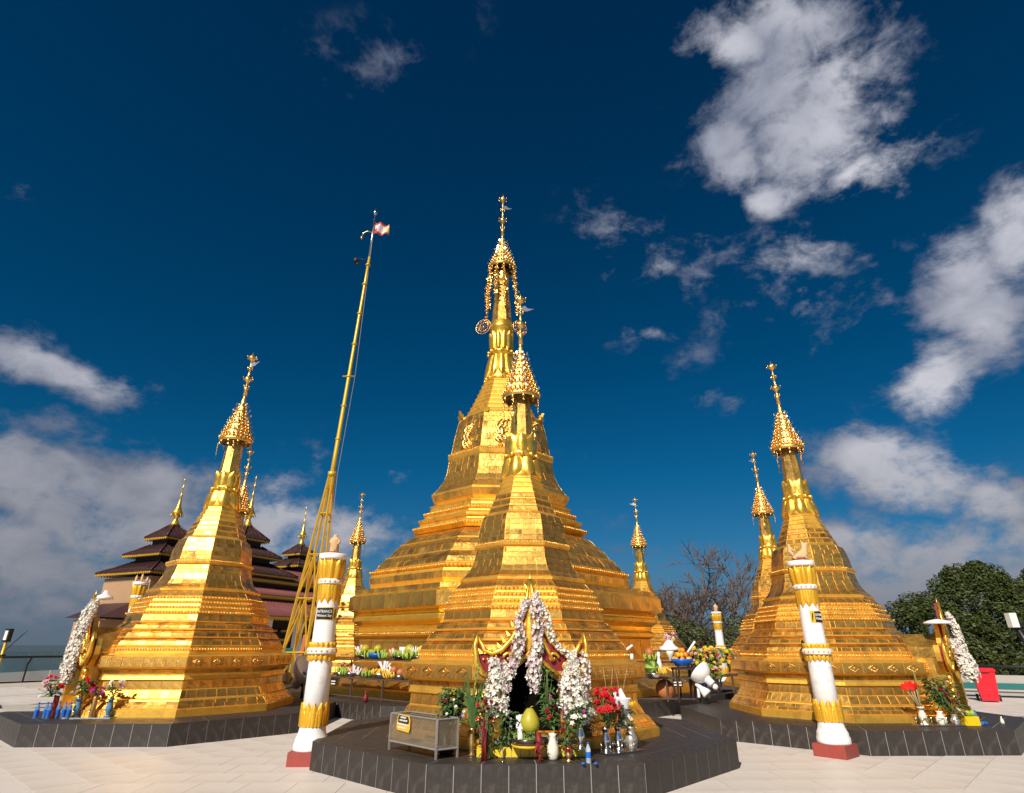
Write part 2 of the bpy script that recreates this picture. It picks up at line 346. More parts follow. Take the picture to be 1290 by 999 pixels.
SF = [(4, 5, 6, 7), (0, 1, 5, 4), (1, 2, 6, 5), (2, 3, 7, 6), (3, 0, 4, 7)]
def emit_sheets(pair, parent, material, name='gold_sheet', single=True):
    big, rest = pair
    if single:
        for _, b, t in big:
            c = sum(t, Vector())/4
            MB().add([p-c for p in b]+[p-c for p in t], SF).build(name, material, parent, c)
    else: rest = big+rest
    mb = MB()
    for _, b, t in rest: mb.add(b+t, SF)
    if mb.v: mb.build(name, material, parent, kind='stuff')
def bead_row(mb, r, z, n_per, rad, sides=range(8)):
    for s in sides:
        for k in range(n_per):
            t = (k+.5)/n_per
            p = octpt(r, (s-.5)*pi/4, z)*(1-t)+octpt(r, (s+.5)*pi/4, z)*t
            mb.blob(p, rad, 5, 4)
def petal(mb, a, r0, z0, r1, z1, w, bulge=.1, curl=.0, rows=6, m=0, th=.012, tipw=.15):
    """lotus petal on a round core at angle a, from (r0,z0) to its tip (r1,z1)"""
    vs = []; fs = []
    cols = (-1, -.5, 0, .5, 1)
    for i in range(rows+1):
        t = i/rows; r = r0+(r1-r0)*t+bulge*sin(pi*t)+curl*max(0, t-.75)*4; z = z0+(z1-z0)*t
        ww = w*(max(tipw, (sin(pi*(.18+.62*t))**.7)) if t < .75 else max(.02, (1-t)/.25)*.93)
        for c in cols:
            rr = r+th*(1.2-abs(c)**2*1.2)+(th*1.1 if c == 0 else 0); aa = a+c*ww/max(.05, r)
            vs.append((rr*sin(aa), -rr*cos(aa), z))
    n = len(cols)
    for i in range(rows):
        for c in range(n-1): fs.append((i*n+c, i*n+c+1, (i+1)*n+c+1, (i+1)*n+c))
    mb.add(vs, fs, m, True)
    vs2 = [(v[0]*.94, v[1]*.94, v[2]) for v in vs]
    edge = [i*n for i in range(rows+1)]+[rows*n+c for c in range(1, n)]+[i*n+n-1 for i in range(rows-1, -1, -1)]
    o = [(vs[i]) for i in edge]+[vs2[i] for i in edge]; k = len(edge)
    mb.add(o, [(i+1, i, k+i, k+i+1) for i in range(k-1)]+[(i, i+1, k+i+1, k+i) for i in range(0)], m, True)
def petals(parent, n, *a, name='lotus_petal', material='gold', single=True, ph=0, **k):
    if single:
        mb = MB(); petal(mb, 0, *a, **k); me = mb.mesh(name, material)
        for i in range(n): ob(name, me, parent, None, ph+2*pi*i/n)
    else:
        mb = MB()
        for i in range(n): petal(mb, ph+2*pi*i/n, *a, **k)
        mb.build(name, material, parent)

def hti(parent, z0, R0, H, nb=10, rows=7, tilt=0, rodh=1.3, flag=True, scale=1., n=20):
    """umbrella crown: z0 rim height, R0 rim radius, H cone height; thing parts"""
    pr = []
    for i in range(rows*2+1):
        t = i/(rows*2); r = R0*((1-t)**1.28*.93+.07*(1-t)+.055); z = z0+H*t
        pr.append((r*(1.0 if i % 2 == 0 else .93), z+(0 if i % 2 == 0 else -.006)))
        if i % 2 == 0 and i < rows*2: pr.append((r*.985, z+H*.022))
    cone = MB(); cone.lathe(pr, n, 0, sm=False)
    cr_ = cone.build('crown_umbrella', 'goldfine', parent)
    rim = MB(); rim.lathe([(R0*1.0, z0-.055*R0/.33), (R0*1.06, z0-.02), (R0*1.05, z0+.02), (R0*.98, z0+.035)], n, 0, caps=False)
    rim.lathe([(R0*.98, z0-.05*R0/.33), (R0*.5, z0-.02), (.03, z0-.01)], n, 0, m=1, caps=False)
    rim.build('umbrella_rim', ['goldfine', 'darkmetal'], cr_)
    kn = MB()
    for k in range(rows*2-3):
        t = (k+.5)/(rows*2); r = R0*((1-t)**1.28*.93+.07*(1-t)+.055); m_ = max(6, int(2*pi*r/(R0*.24)))
        for j in range(m_):
            a = 2*pi*(j+.5*(k % 2))/m_; kn.blob((r*1.05*sin(a), -r*1.05*cos(a), z0+H*t), (R0*.075,)*2+(R0*.11,), 5, 3)
    kn.build('umbrella_boss', 'goldfine', cr_, kind='stuff')
    lf = MB()
    for j in range(8):
        a = 2*pi*j/8+.2
        for k in range(7):
            t = (k+.6)/9; r = R0*((1-t)**1.28*.93+.07*(1-t)+.055)+R0*.20; z = z0+H*t+R0*.1; s_ = R0*.075
            X = Matrix.Translation((r*sin(a), -r*cos(a), z)) @ Matrix.Rotation(a+RND.uniform(-.5, .5), 4, 'Z') @ Matrix.Rotation(RND.uniform(-.3, .3), 4, 'Y')
            lf.add([(0, 0, -s_*1.2), (s_, -.004, -s_*.2), (0, 0, s_*1.3), (-s_, .004, -s_*.2), (0, s_*.25, 0)], [(0, 1, 2, 3), (0, 4, 1), (1, 4, 2), (2, 4, 3), (3, 4, 0)], 0, False, X)
            lf.tube([((r-R0*.2)*sin(a), -(r-R0*.2)*cos(a), z-R0*.12), (r*sin(a), -r*cos(a), z-s_)], R0*.012, 3, 1)
    lf.build('leaf_pendant', ['silver', 'goldfine'], cr_, kind='stuff')
    bm = MB(); b = R0*.075
    bm.lathe([(b*1.1, -b*2.2), (b*1.0, -b*1.7), (b*.8, -b*.6), (b*.25, 0), (b*.1, b*.3), (b*.1, b*1.3)], 8)
    bm.tube([(0, 0, -b*2), (0, 0, -b*4)], b*.14, 4); bm.add([(0, 0, -b*3.6), (b*.8, 0, -b*4.8), (0, 0, -b*5.8), (-b*.8, 0, -b*4.8)], [(0, 1, 2, 3)], 1)
    bme = bm.mesh('bell', ['goldfine', 'goldfine'])
    for j in range(nb):
        a = 2*pi*j/nb+.1; ob('hanging_bell', bme, cr_, (R0*.98*sin(a), -R0*.98*cos(a), z0-b*1.6), a)
    tm = MB()   # long tassels
    for k in range(6):
        tm.blob((R0*.05*sin(k*1.1), 0, -R0*.14*k), (R0*.05, R0*.03, R0*.085), 5, 4)
    tm.add([(0, 0, -R0*.8), (R0*.1, 0, -R0*.95), (0, 0, -R0*1.15), (-R0*.1, 0, -R0*.95)], [(0, 1, 2, 3)])
    tme = tm.mesh('tassel', 'goldfine')
    for j in range(4):
        a = pi/4+j*pi/2+.3; ob('hanging_tassel', tme, cr_, (R0*1.06*sin(a), -R0*1.06*cos(a), z0-.12*R0/.33), a)
    # finial rod with beads, vane and diamond bud
    z1 = z0+H; q = R0/.33; ro = MB()
    ro.lathe([(.045*q, z1-.05), (.035*q, z1+.1*q), (.06*q, z1+.14*q), (.03*q, z1+.18*q), (.026*q, z1+rodh*.28), (.06*q, z1+rodh*.31), (.10*q, z1+rodh*.36), (.05*q, z1+rodh*.4), (.026*q, z1+rodh*.43),
              (.024*q, z1+rodh*.6), (.05*q, z1+rodh*.62), (.024*q, z1+rodh*.64), (.02*q, z1+rodh*.8), (.045*q, z1+rodh*.83), (.10*q, z1+rodh*.88), (.07*q, z1+rodh*.93), (.02*q, z1+rodh*.97), (.004*q, z1+rodh*1.04)], 8)
    for k in range(6):
        a = k*pi/3
        for (zz, rr) in ((.38, .115), (.9, .115), (.63, .06), (.18, .06)):
            ro.blob((rr*q*sin(a), -rr*q*cos(a), z1+rodh*zz), (.012*q, .012*q, .035*q), 4, 3)
    fr = ro.build('finial_rod', 'goldfine', parent)
    va = MB(); w = .26*q
    va.prism([(0, 0), (w*.55, .02*q), (w*1.1, .10*q), (w*.6, .085*q), (w*.35, .14*q), (0, .075*q)], -.005, .005)
    va.build('weather_vane', 'silver', fr, (0, 0, z1+rodh*.66), PHI_V.pop() if PHI_V else .3)
PHI_V = [.3]*40

# ---- small stupa profile: (radius, height above platform, sheet rows on the band that starts here)
SMALL = [(2.21, 0, 0), (2.21, .12, 0), (2.17, .135, 2), (2.07, .25, 0), (2.06, .27, 0), (2.01, .29, 1), (1.93, .42, 0), (1.91, .44, 1), (1.90, .58, 0), (1.95, .60, 0), (1.93, .66, 0), (1.93, .70, 1),
         (1.97, .77, 0), (2.04, .80, 0), (2.06, .81, 1), (2.055, 1.0, 0), (1.95, 1.02, 0), (1.92, 1.05, 0), (1.82, 1.055, 0), (1.82, 1.15, 0), (1.80, 1.165, 0), (1.815, 1.17, 0), (1.815, 1.19, 0), (1.795, 1.195, 1), (1.755, 1.265, 1), (1.70, 1.305, 0), (1.675, 1.31, 0),
         (1.715, 1.325, 0), (1.715, 1.345, 0), (1.69, 1.35, 1), (1.645, 1.415, 1), (1.57, 1.455, 0), (1.545, 1.46, 0), (1.585, 1.475, 0), (1.585, 1.495, 0), (1.56, 1.50, 1), (1.52, 1.56, 1), (1.46, 1.60, 0), (1.425, 1.605, 0), (1.45, 1.62, 0), (1.45, 1.64, 0), (1.435, 1.645, 1), (1.41, 1.77, 0), (1.435, 1.79, 0),
         (1.435, 1.83, 0), (1.39, 1.84, 0), (1.37, 1.87, 0), (1.38, 1.885, 0), (1.38, 1.93, 0), (1.33, 1.94, 0), (1.32, 1.97, 0), (1.33, 1.985, 0), (1.33, 2.03, 0), (1.28, 2.04, 0), (1.27, 2.065, 0), (1.285, 2.08, 0), (1.285, 2.125, 0), (1.23, 2.135, 1),
         (1.14, 2.23, 0), (1.165, 2.25, 0), (1.165, 2.29, 0), (1.12, 2.31, 1), (1.03, 2.39, 1), (.965, 2.49, 1), (.91, 2.62, 2), (.875, 2.80, 0), (.91, 2.83, 0), (.92, 2.87, 0), (.90, 2.90, 0), (.855, 2.92, 2), (.835, 3.10, 2),
         (.79, 3.29, 1), (.745, 3.40, 0), (.67, 3.455, 0)]
ring = [(.66, 3.47), (.60, 3.60), (.545, 3.73), (.50, 3.85), (.455, 3.97), (.41, 4.07)]
for i, (r, z) in enumerate(ring):
    nr, nz_ = ring[i+1] if i+1 < len(ring) else (.37, 4.17)
    SMALL += [(r, z, 1 if i < 3 else 0), (nr+.02, nz_-.045, 0), (nr+.035, nz_-.03, 0), (nr+.03, nz_-.012, 0)]
SMALL += [(.37, 4.17, 0), (.34, 4.3, 0)]

def niche(parent, step=True, dy=0.):
    """gabled shrine porch on the -y side of a small stupa; local coordinates of the stupa"""
    F = -2.28
    n = MB()
    hz = 1.58-ZP; 
    n.prism([(-.47, .14), (.47, .14), (.47, 1.08), (.30, 1.28), (0, 1.52), (-.30, 1.28), (-.47, 1.08)], F+.24, -1.4)
    n.box((0, F+.19, .15), (.94, .10, .10))
    for s in (1, -1):
        w1 = [(.38, .2), (.47, .2), (.47, 1.08), (.38, .80)]; w2 = [(.38, .80), (.47, 1.08), (.30, 1.28), (0, 1.52), (0, 1.12)]
        for w_ in (w1, w2): n.prism([(s*x, z) for x, z in (w_ if s == 1 else w_[::-1])], F+.14, F+.24)
    nb = n.build('shrine_porch', 'sheetc', parent)
    o = MB()   # near-black plate in the opening: the niche's shade is put into its colour
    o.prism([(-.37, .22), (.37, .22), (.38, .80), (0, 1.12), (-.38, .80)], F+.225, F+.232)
    o.build('niche_shade_plate', 'black', nb)
    for s in (-1, 1):   # pillars either side
        fr = MB()
        fr.box((s*.43, F+.06, .50), (.10, .16, .74)); fr.box((s*.43, F+.05, .16), (.15, .2, .10)); fr.box((s*.43, F+.05, .90), (.15, .19, .08))
        fr.blob((s*.55, F+.03, .95), (.06, .05, .09), 7, 6); fr.blob((s*.56, F+.0, 1.06), (.035, .035, .045), 7, 5)
        for k in range(5): fr.blob((s*(.53+.03*(k % 2)), F+.02, .30+.11*k), (.05, .05, .06), 6, 4)
        fr.build('niche_pillar', 'gold', nb)
    def half(pts, s): return [(s*x, z) for x, z in pts]
    outer = [(0, 2.10), (.06, 1.78), (.13, 1.55), (.24, 1.34), (.38, 1.21), (.52, 1.16), (.62, 1.19), (.70, 1.30), (.72, 1.17), (.70, 1.02), (.63, .92), (.52, .84)]
    inner = [(.40, .84), (.20, .98), (0, 1.13)]
    for s in (1, -1):
        p = half(outer+inner, s)
        if s == 1: p = p[::-1]
        pd = MB(); pd.prism(p, F-.02, F+.03); pd.build('pediment_panel', 'darkred', nb)
        pd = MB(); pd.prism([(x*1.02, min(z, 1.72)+.01) for x, z in p], F+.03, F+.12); pd.build('pediment_back', 'gold', nb)
        tr = MB()
        tr.tube([(s*x, F-.04, z) for x, z in [(0, 2.12), (.07, 1.75), (.15, 1.52), (.26, 1.33), (.39, 1.20), (.52, 1.15), (.63, 1.20), (.71, 1.36)]], [.03, .03, .035, .035, .035, .035, .034, .012], 6)
        tr.tube([(s*x, F-.05, z) for x, z in [(.72, 1.42), (.755, 1.25), (.73, 1.05), (.66, .92), (.56, .86)]], [.01, .035, .05, .045, .05], 7)
        tr.tube([(s*x, F-.05, z) for x, z in [(.0, 1.17), (.20, 1.02), (.42, .84)]], .032, 6)
        for c, rr in (((.30, 1.10), .075), ((.47, .99), .07), ((.14, 1.30), .055)):   # scrolls
            tr.tube([(s*(c[0]+rr*(1-q/14)*cos(q*.55)), F-.055, c[1]+rr*(1-q/14)*sin(q*.55)) for q in range(13)], [.024-.001*q for q in range(13)], 5)
        tr.tube([(s*.30, F-.05, 1.06), (s*.22, F-.05, 1.22), (s*.10, F-.05, 1.42), (s*.05, F-.05, 1.6)], [.03, .034, .03, .02], 6)
        for k in range(11):  # flame crockets along the upper edge
            t = k/10; xx = .04+.62*t; zz = 2.0-.84*(1-(1-t)**2.6); ln = .06+.02*(k % 2)
            tr.add([(s*(xx-.02), F-.05, zz), (s*(xx+.03), F-.05, zz-.01), (s*(xx+.05), F-.03, zz+ln), (s*xx, F-.02, zz+.02)], [(0, 1, 2), (1, 3, 2), (0, 2, 3)])
            tr.blob((s*(xx*.92+.03), F-.05, zz-.075), .018, 5, 4)
        tr.build('pediment_scrollwork', 'gold', nb)
    bud = MB(); bud.lathe([(.02, 1.12), (.07, 1.17), (.095, 1.28), (.09, 1.42), (.07, 1.6), (.045, 1.75), (.05, 1.8), (.03, 1.9), (.018, 2.1), (.004, 2.22)], 10, c=(0, F-.03, 0), sy=.6)
    bud.build('apex_bud', 'gold', nb)
    # yellow tiled step in front
    nb.location = (0, dy, 0)
    if not step: return nb
    st = MB(); st.box((0, F+.0, .05), (1.36, .72, .10)); st.box((0, F+.14, .135), (.98, .40, .06))
    so_ = st.build('tiled_step', 'grout', nb)
    tm = MB(); tm.box((0, 0, 0), (.099, .010, .088)); tme = tm.mesh('step_tile', 'yellowtile')
    for k in range(13): ob('step_tile', tme, so_, (-.646+.1077*k, F-.36, .051))
    tm = MB(); tm.box((0, 0, 0), (.099, .111, .008)); tme = tm.mesh('step_tile', 'yellowtile')
    for k in range(13):
        for j in range(2): ob('step_tile', tme, so_, (-.646+.1077*k, F-.30+.12*j, .103))
    return nb

def small_stupa(k, label, full=True, scale=1.):
    root = thing('small_gold_stupa', label, 'stupa', (*CEN[k], ZP), PHI+k*pi/4, 'small gilded stupas ringing the central one')
    root.scale = (scale,)*3
    body = oct_body([(r, z) for r, z, _ in SMALL]); body.build('stepped_body', 'seam', root)
    pr = sheets(SMALL, .20, None, lim=285, gap=.005, rng=random.Random(20+k))
    emit_sheets(pr, root, 'sheet', single=full)
    bd = MB()
    for z, r, n_ in ((1.12, 1.835, 26), (1.81, 1.45, 18), (1.908, 1.395, 17), (2.008, 1.345, 16), (2.103, 1.30, 15), (2.885, .915, 14)): bead_row(bd, r*.999, z, n_, .018)
    bd.build('bead_moulding', 'goldfine', root, kind='stuff')
    # raised diamonds and lettering on the tall fascia
    dm = MB()
    for s in (-1, 2, -2, 3):
        for t in ((.14, .38, .62, .86)):
            a0, a1 = (s-.5)*pi/4, (s+.5)*pi/4; r = 2.075
            c = octpt(r, a0, .905)*(1-t)+octpt(r, a1, .905)*t; u = (octpt(r, a1, 0)-octpt(r, a0, 0)).normalized(); w_ = Vector((0, 0, 1))
            q = [c-u*.11, c-w_*.06, c+u*.11, c+w_*.06, c-u*.11]; dm.tube(q, .008, 4); dm.blob(c, .018, 5, 4)
    dm.build('raised_diamond', 'goldfine', root, kind='stuff')
    tx = MB(); rg = random.Random(9)
    for s in (1, 0):
        a0, a1 = (s-.5)*pi/4, (s+.5)*pi/4; r = 2.072
        u = (octpt(r, a1, 0)-octpt(r, a0, 0)).normalized(); nn_ = Vector((sin(s*pi/4), -cos(s*pi/4), 0))
        for row in range(4):
            t = .06
            while t < .94:
                t += .018+.006*rg.random()
                if rg.random() < .1: t += .02; continue
                c = octpt(r, a0, .955-.034*row)*(1-t)+octpt(r, a1, .955-.034*row)*t
                n0 = len(tx.v); tx.tube([c+u*(.009*cos(q))+Vector((0, 0, .010*sin(q))) for q in (0, 1.3, 2.6, 3.9, 4.9)], .0035, 3, caps=False)
    tx.build('raised_lettering', 'goldfine', root, kind='stuff')
    # lotus bands, shaft
    co = MB(); co.lathe([(.36, 4.16), (.37, 4.2), (.335, 4.35), (.30, 4.52), (.285, 4.6), (.30, 4.62), (.31, 4.66), (.285, 4.70), (.27, 4.75), (.27, 4.95), (.255, 5.02), (.22, 5.05)], 16)
    co.build('lotus_core', 'gold', root)
    petals(root, 8, .30, 4.56, .375, 4.17, .13, .02, name='downturned_petal', ph=pi/8, th=.02)
    petals(root, 8, .275, 4.66, .268, 5.06, .115, .012, name='upturned_petal', th=.014, curl=.0)
    bl = MB(); bl.blob((0, 0, 0), .05, 7, 5); bme = bl.mesh('lotus_bead', 'gold')
    for i in range(10):
        a = 2*pi*i/10; ob('lotus_bead', bme, root, (.31*sin(a), -.31*cos(a), 4.62))
    sh = MB(); sh.lathe([(.235, 5.0), (.225, 5.1), (.185, 5.86), (.19, 5.95)], 8, pi/8, sm=False); sh.build('shaft', 'sheet', root)
    hti(root, 5.90, .36, 1.28, rodh=1.18)
    if k in (0, -1, 1): niche(root, k == 0, {0: 0., -1: .22, 1: .03}[k])
    return root
stupas = {}
stupas[0] = small_stupa(0, 'gilded small stupa with garlanded shrine niche nearest the camera, in front of the central stupa')
stupas[-1] = small_stupa(-1, 'gilded small stupa at front left with a thick garland down its left side', scale=1.05)
stupas[1] = small_stupa(1, 'gilded small stupa at front right behind a white column, red flowers at its foot', scale=.975)
far_root = small_stupa(2, 'gilded small stupa just behind the left shoulder of the front right stupa', full=False)
for k, lb in ((3, 'gilded small stupa behind the right flank of the central stupa, beside the bare tree'), (-3, 'gilded small stupa left of the central stupa, its spire beside a white column top'), (-2, 'gilded small stupa hidden behind the front left stupa, only its umbrella crown showing')):
    c = copy_tree(far_root); c.location = (*CEN[k], ZP); c.rotation_euler = (0, 0, PHI+k*pi/4); c['label'] = lb
    stupas[k] = c

# ---- the central stupa
BASE = [(6.08, 0, 0), (6.08, .18, 0), (5.95, .22, 2), (5.55, .5, 0), (5.5, .53, 1), (5.05, .80, 0), (4.9, .83, 0), (4.9, .88, 1), (4.9, 1.45, 0), (4.97, 1.48, 0), (5.06, 1.52, 0), (5.06, 1.62, 0), (4.98, 1.66, 0), (4.96, 1.70, 0), (5.0, 1.80, 0), (5.1, 1.88, 0),
        (5.2, 1.93, 0), (5.2, 2.02, 0), (5.12, 2.05, 0), (5.12, 2.10, 0), (5.2, 2.19, 0), (5.3, 2.23, 0), (5.34, 2.24, 1), (5.34, 2.64, 0), (5.24, 2.69, 0), (5.16, 2.72, 1), (5.14, 2.86, 0), (4.6, 2.93, 0)]
UP = [(4.5, 2.88, 0), (4.56, 3.05, 1), (4.58, 3.24, 0), (4.53, 3.34, 0), (4.60, 3.38, 0), (4.60, 3.43, 0), (4.42, 3.46, 0), (4.44, 3.475, 0), (4.44, 3.51, 0), (4.37, 3.515, 1), (4.28, 3.68, 1), (4.10, 3.85, 0), (4.12, 3.86, 0), (4.12, 3.90, 0), (3.98, 3.915, 1), (3.85, 4.12, 1), (3.63, 4.31, 0), (3.66, 4.32, 0), (3.66, 4.36, 0), (3.53, 4.375, 1), (3.38, 4.55, 1), (3.14, 4.69, 0),
      (3.04, 4.74, 0), (3.20, 4.84, 0), (3.26, 4.86, 0), (3.26, 4.94, 0), (3.12, 4.97, 0), (3.02, 5.03, 0), (3.0, 5.10, 0), (3.09, 5.15, 0), (3.09, 5.22, 0), (2.96, 5.24, 0), (2.86, 5.32, 0), (2.84, 5.38, 0), (2.90, 5.42, 0), (2.90, 5.48, 0), (2.76, 5.5, 0), (2.68, 5.58, 0), (2.66, 5.66, 0), (2.70, 5.70, 0), (2.70, 5.74, 0), (2.50, 5.77, 0),
      (2.47, 5.80, 0), (2.56, 5.92, 1), (2.66, 6.14, 0), (2.66, 6.20, 0), (2.58, 6.22, 1), (2.40, 6.44, 1), (2.24, 6.70, 1), (2.12, 7.0, 2), (2.05, 7.48, 0), (2.10, 7.53, 0), (2.12, 7.66, 0), (2.06, 7.74, 0), (1.99, 7.78, 0), (1.98, 7.80, 2), (1.90, 8.30, 2), (1.80, 8.80, 2), (1.68, 9.24, 0), (1.62, 9.30, 0), (1.52, 9.34, 0)]
z, r = 9.36, 1.46
while z < 11.0:
    f_ = (z-9.36)/1.75; nr = 1.46-.80*min(1, f_+.115)**.9
    UP += [(r, z, 0), (nr+.03, z+.15, 0), (nr+.055, z+.165, 0), (nr+.05, z+.195, 0)]; z += .205; r = nr
UP += [(r, z, 0), (.62, z+.1, 0)]
big = thing('central_gold_stupa', 'tall gilded central stupa rising above all the others', 'stupa', (*CC, ZP), PHI+.02)
OX = .2
bb = MB(); bb.lathe([(r, z) for r, z, _ in BASE], 8, pi/8, (OX, 0, 0), sm=False); bb.build('base_cornice', 'gold', big)
emit_sheets(sheets(BASE, .62, None, lim=90, e=.012, tilt=.003, gap=.008, off=(OX, 0), rng=random.Random(2)), big, 'sheetc')
ub = MB(); ub.lathe([(r, z) for r, z, _ in UP], 8, pi/8, sm=False); ub.build('terraced_bell', 'seam', big)
emit_sheets(sheets(UP, .33, None, lim=205, e=.009, tilt=.003, gap=.0085, rng=random.Random(3)), big, 'sheetc')
bd = MB()
for z, r, n_ in ((3.405, 4.61, 30), (1.57, 5.07, 44), (4.9, 3.27, 26), (7.72, 2.10, 20), (5.45, 2.91, 22)): bead_row(bd, r, z, n_, .03)
bd.build('bead_moulding', 'goldfine', big, kind='stuff')
# relief figures and corner flames on the upper bell
rf = MB(); rg = random.Random(4)
for s in range(8):
    a = s*pi/4; X = rz_at(a) @ Matrix.Translation((0, -1.90*cos(pi/8)+.03, 8.35)) @ Matrix.Rotation(R(-11), 4, 'X')
    m_ = MB()
    for q in range(3):
        sx = (-1, 1, -1)[q]
        m_.tube([(sx*.22*sin(t*1.3+q*2.1), -.035, -.55+1.1*t/4) for t in range(5)], [.045, .06, .05, .06, .03], 5)
    for q in range(10):
        m_.tube([(0, -.02, -.5+q*.11), (rg.uniform(-.3, .3), -.06, -.46+q*.11+rg.uniform(-.1, .1)), (rg.uniform(-.34, .34), -.03, -.4+q*.11+rg.uniform(-.1, .15))], [.03, .025, .012], 4)
    m_.blob((0, -.06, .0), (.10, .06, .22), 7, 5); m_.blob((0, -.07, .30), (.07, .06, .09), 7, 5)
    me = m_.mesh('relief_figure', 'goldfine'); o = ob('relief_figure', me, big); o.matrix_local = X
    c = MB(); c.prism([(-.16, 0), (.16, 0), (.18, .16), (.07, .14), (.03, .34), (-.05, .15), (-.18, .18)], -.05, .05)
    o = c.build('corner_flame', 'gold', big); o.matrix_local = rz_at(a+pi/8) @ Matrix.Translation((0, -1.66, 9.22)) @ Matrix.Rotation(.25, 4, 'X')
co = MB(); co.lathe([(.66, z) for z in (11.08,)]+[(.66, 11.14), (.60, 11.3), (.52, 11.7), (.45, 12.1), (.43, 12.25), (.50, 12.30), (.53, 12.38), (.50, 12.46), (.44, 12.5), (.43, 12.6), (.44, 13.3), (.46, 13.45), (.50, 13.5), (.52, 13.56), (.52, 13.66), (.47, 13.72), (.47, 13.85), (.42, 13.9)], 20)
co.build('lotus_core', 'gold', big)
petals(big, 12, .45, 12.22, .63, 11.2, .16, .03, name='downturned_petal', th=.03, rows=7)
petals(big, 12, .44, 12.52, .47, 13.35, .125, .02, name='upturned_petal', th=.025, rows=7, ph=.2)
bl = MB(); bl.blob((0, 0, 0), .072, 7, 5); bme = bl.mesh('lotus_bead', 'gold')
for i in range(14):
    a = 2*pi*i/14; ob('lotus_bead', bme, big, (.54*sin(a), -.54*cos(a), 12.38))
for i in range(16):
    a = 2*pi*i/16; ob('lotus_bead', bme, big, (.65*sin(a), -.65*cos(a), 11.12))
sh = MB(); sh.lathe([(.46, 13.85), (.44, 14.0), (.34, 15.2), (.26, 15.9), (.25, 15.95)], 8, pi/8, sm=False); sh.build('shaft', 'sheet', big)
bu = MB(); bu.lathe([(.24, 15.9), (.30, 15.96), (.32, 16.1), (.31, 16.3), (.28, 16.5), (.2, 16.66), (.12, 16.72)], 16); bu.build('bulb', 'goldfine', big)
PHI_V.append(.35); hti(big, 16.72, .56, 1.85, nb=12, rodh=2.3, n=24)
orn = MB(); rg = random.Random(8); sj = [rg.uniform(-.06, .16) for _ in range(10)]; sl_ = [rg.uniform(0, .9) for _ in range(10)]
for k in range(10):   # strings of gilt trinkets from the crown down to the collar
    a = 2*pi*k/10+.15
    for j in range(15):
        t = j/14; rr = .48+.08*sin(pi*min(1, t*.9))+.16*t+sj[k]; zz = 16.5-(2.3-sl_[k])*t
        p = Vector((rr*sin(a+rg.uniform(-.08, .08)), -rr*cos(a), zz))
        orn.blob(p, (.05, .05, .06), 5, 4)
        for q in range(3):
            d = Vector((rg.uniform(-1, 1), rg.uniform(-1, 1), rg.uniform(-1, .6))).normalized()*.13
            orn.add([p, p+d*.6+Vector((.03, 0, .05)), p+d, p+d*.6-Vector((.03, 0, .04))], [(0, 1, 2, 3)])
orn.build('trinket_string', 'goldfine', big, kind='stuff')
for s in (-1, 1):   # wire wheels either side of the collar
    w = MB(); nt_ = 20
    w.tube([(.34*cos(2*pi*i/nt_), 0, .34*sin(2*pi*i/nt_)) for i in range(nt_+1)], .018, 4); w.tube([(.22*cos(2*pi*i/nt_), .02, .22*sin(2*pi*i/nt_)) for i in range(nt_+1)], .01, 4)
    for i in range(12): w.tube([(0, .04, 0), (.34*cos(i*pi/6), 0, .34*sin(i*pi/6))], .008, 3)
    w.blob((0, .02, 0), .05, 6, 4)
    for i in range(10): w.blob((.26*cos(i*.63), -.03, .26*sin(i*.63)), .03, 5, 4)
    w.build('wire_wheel', 'goldfine', big, (s*.78, -.1, 13.65), s*.5)

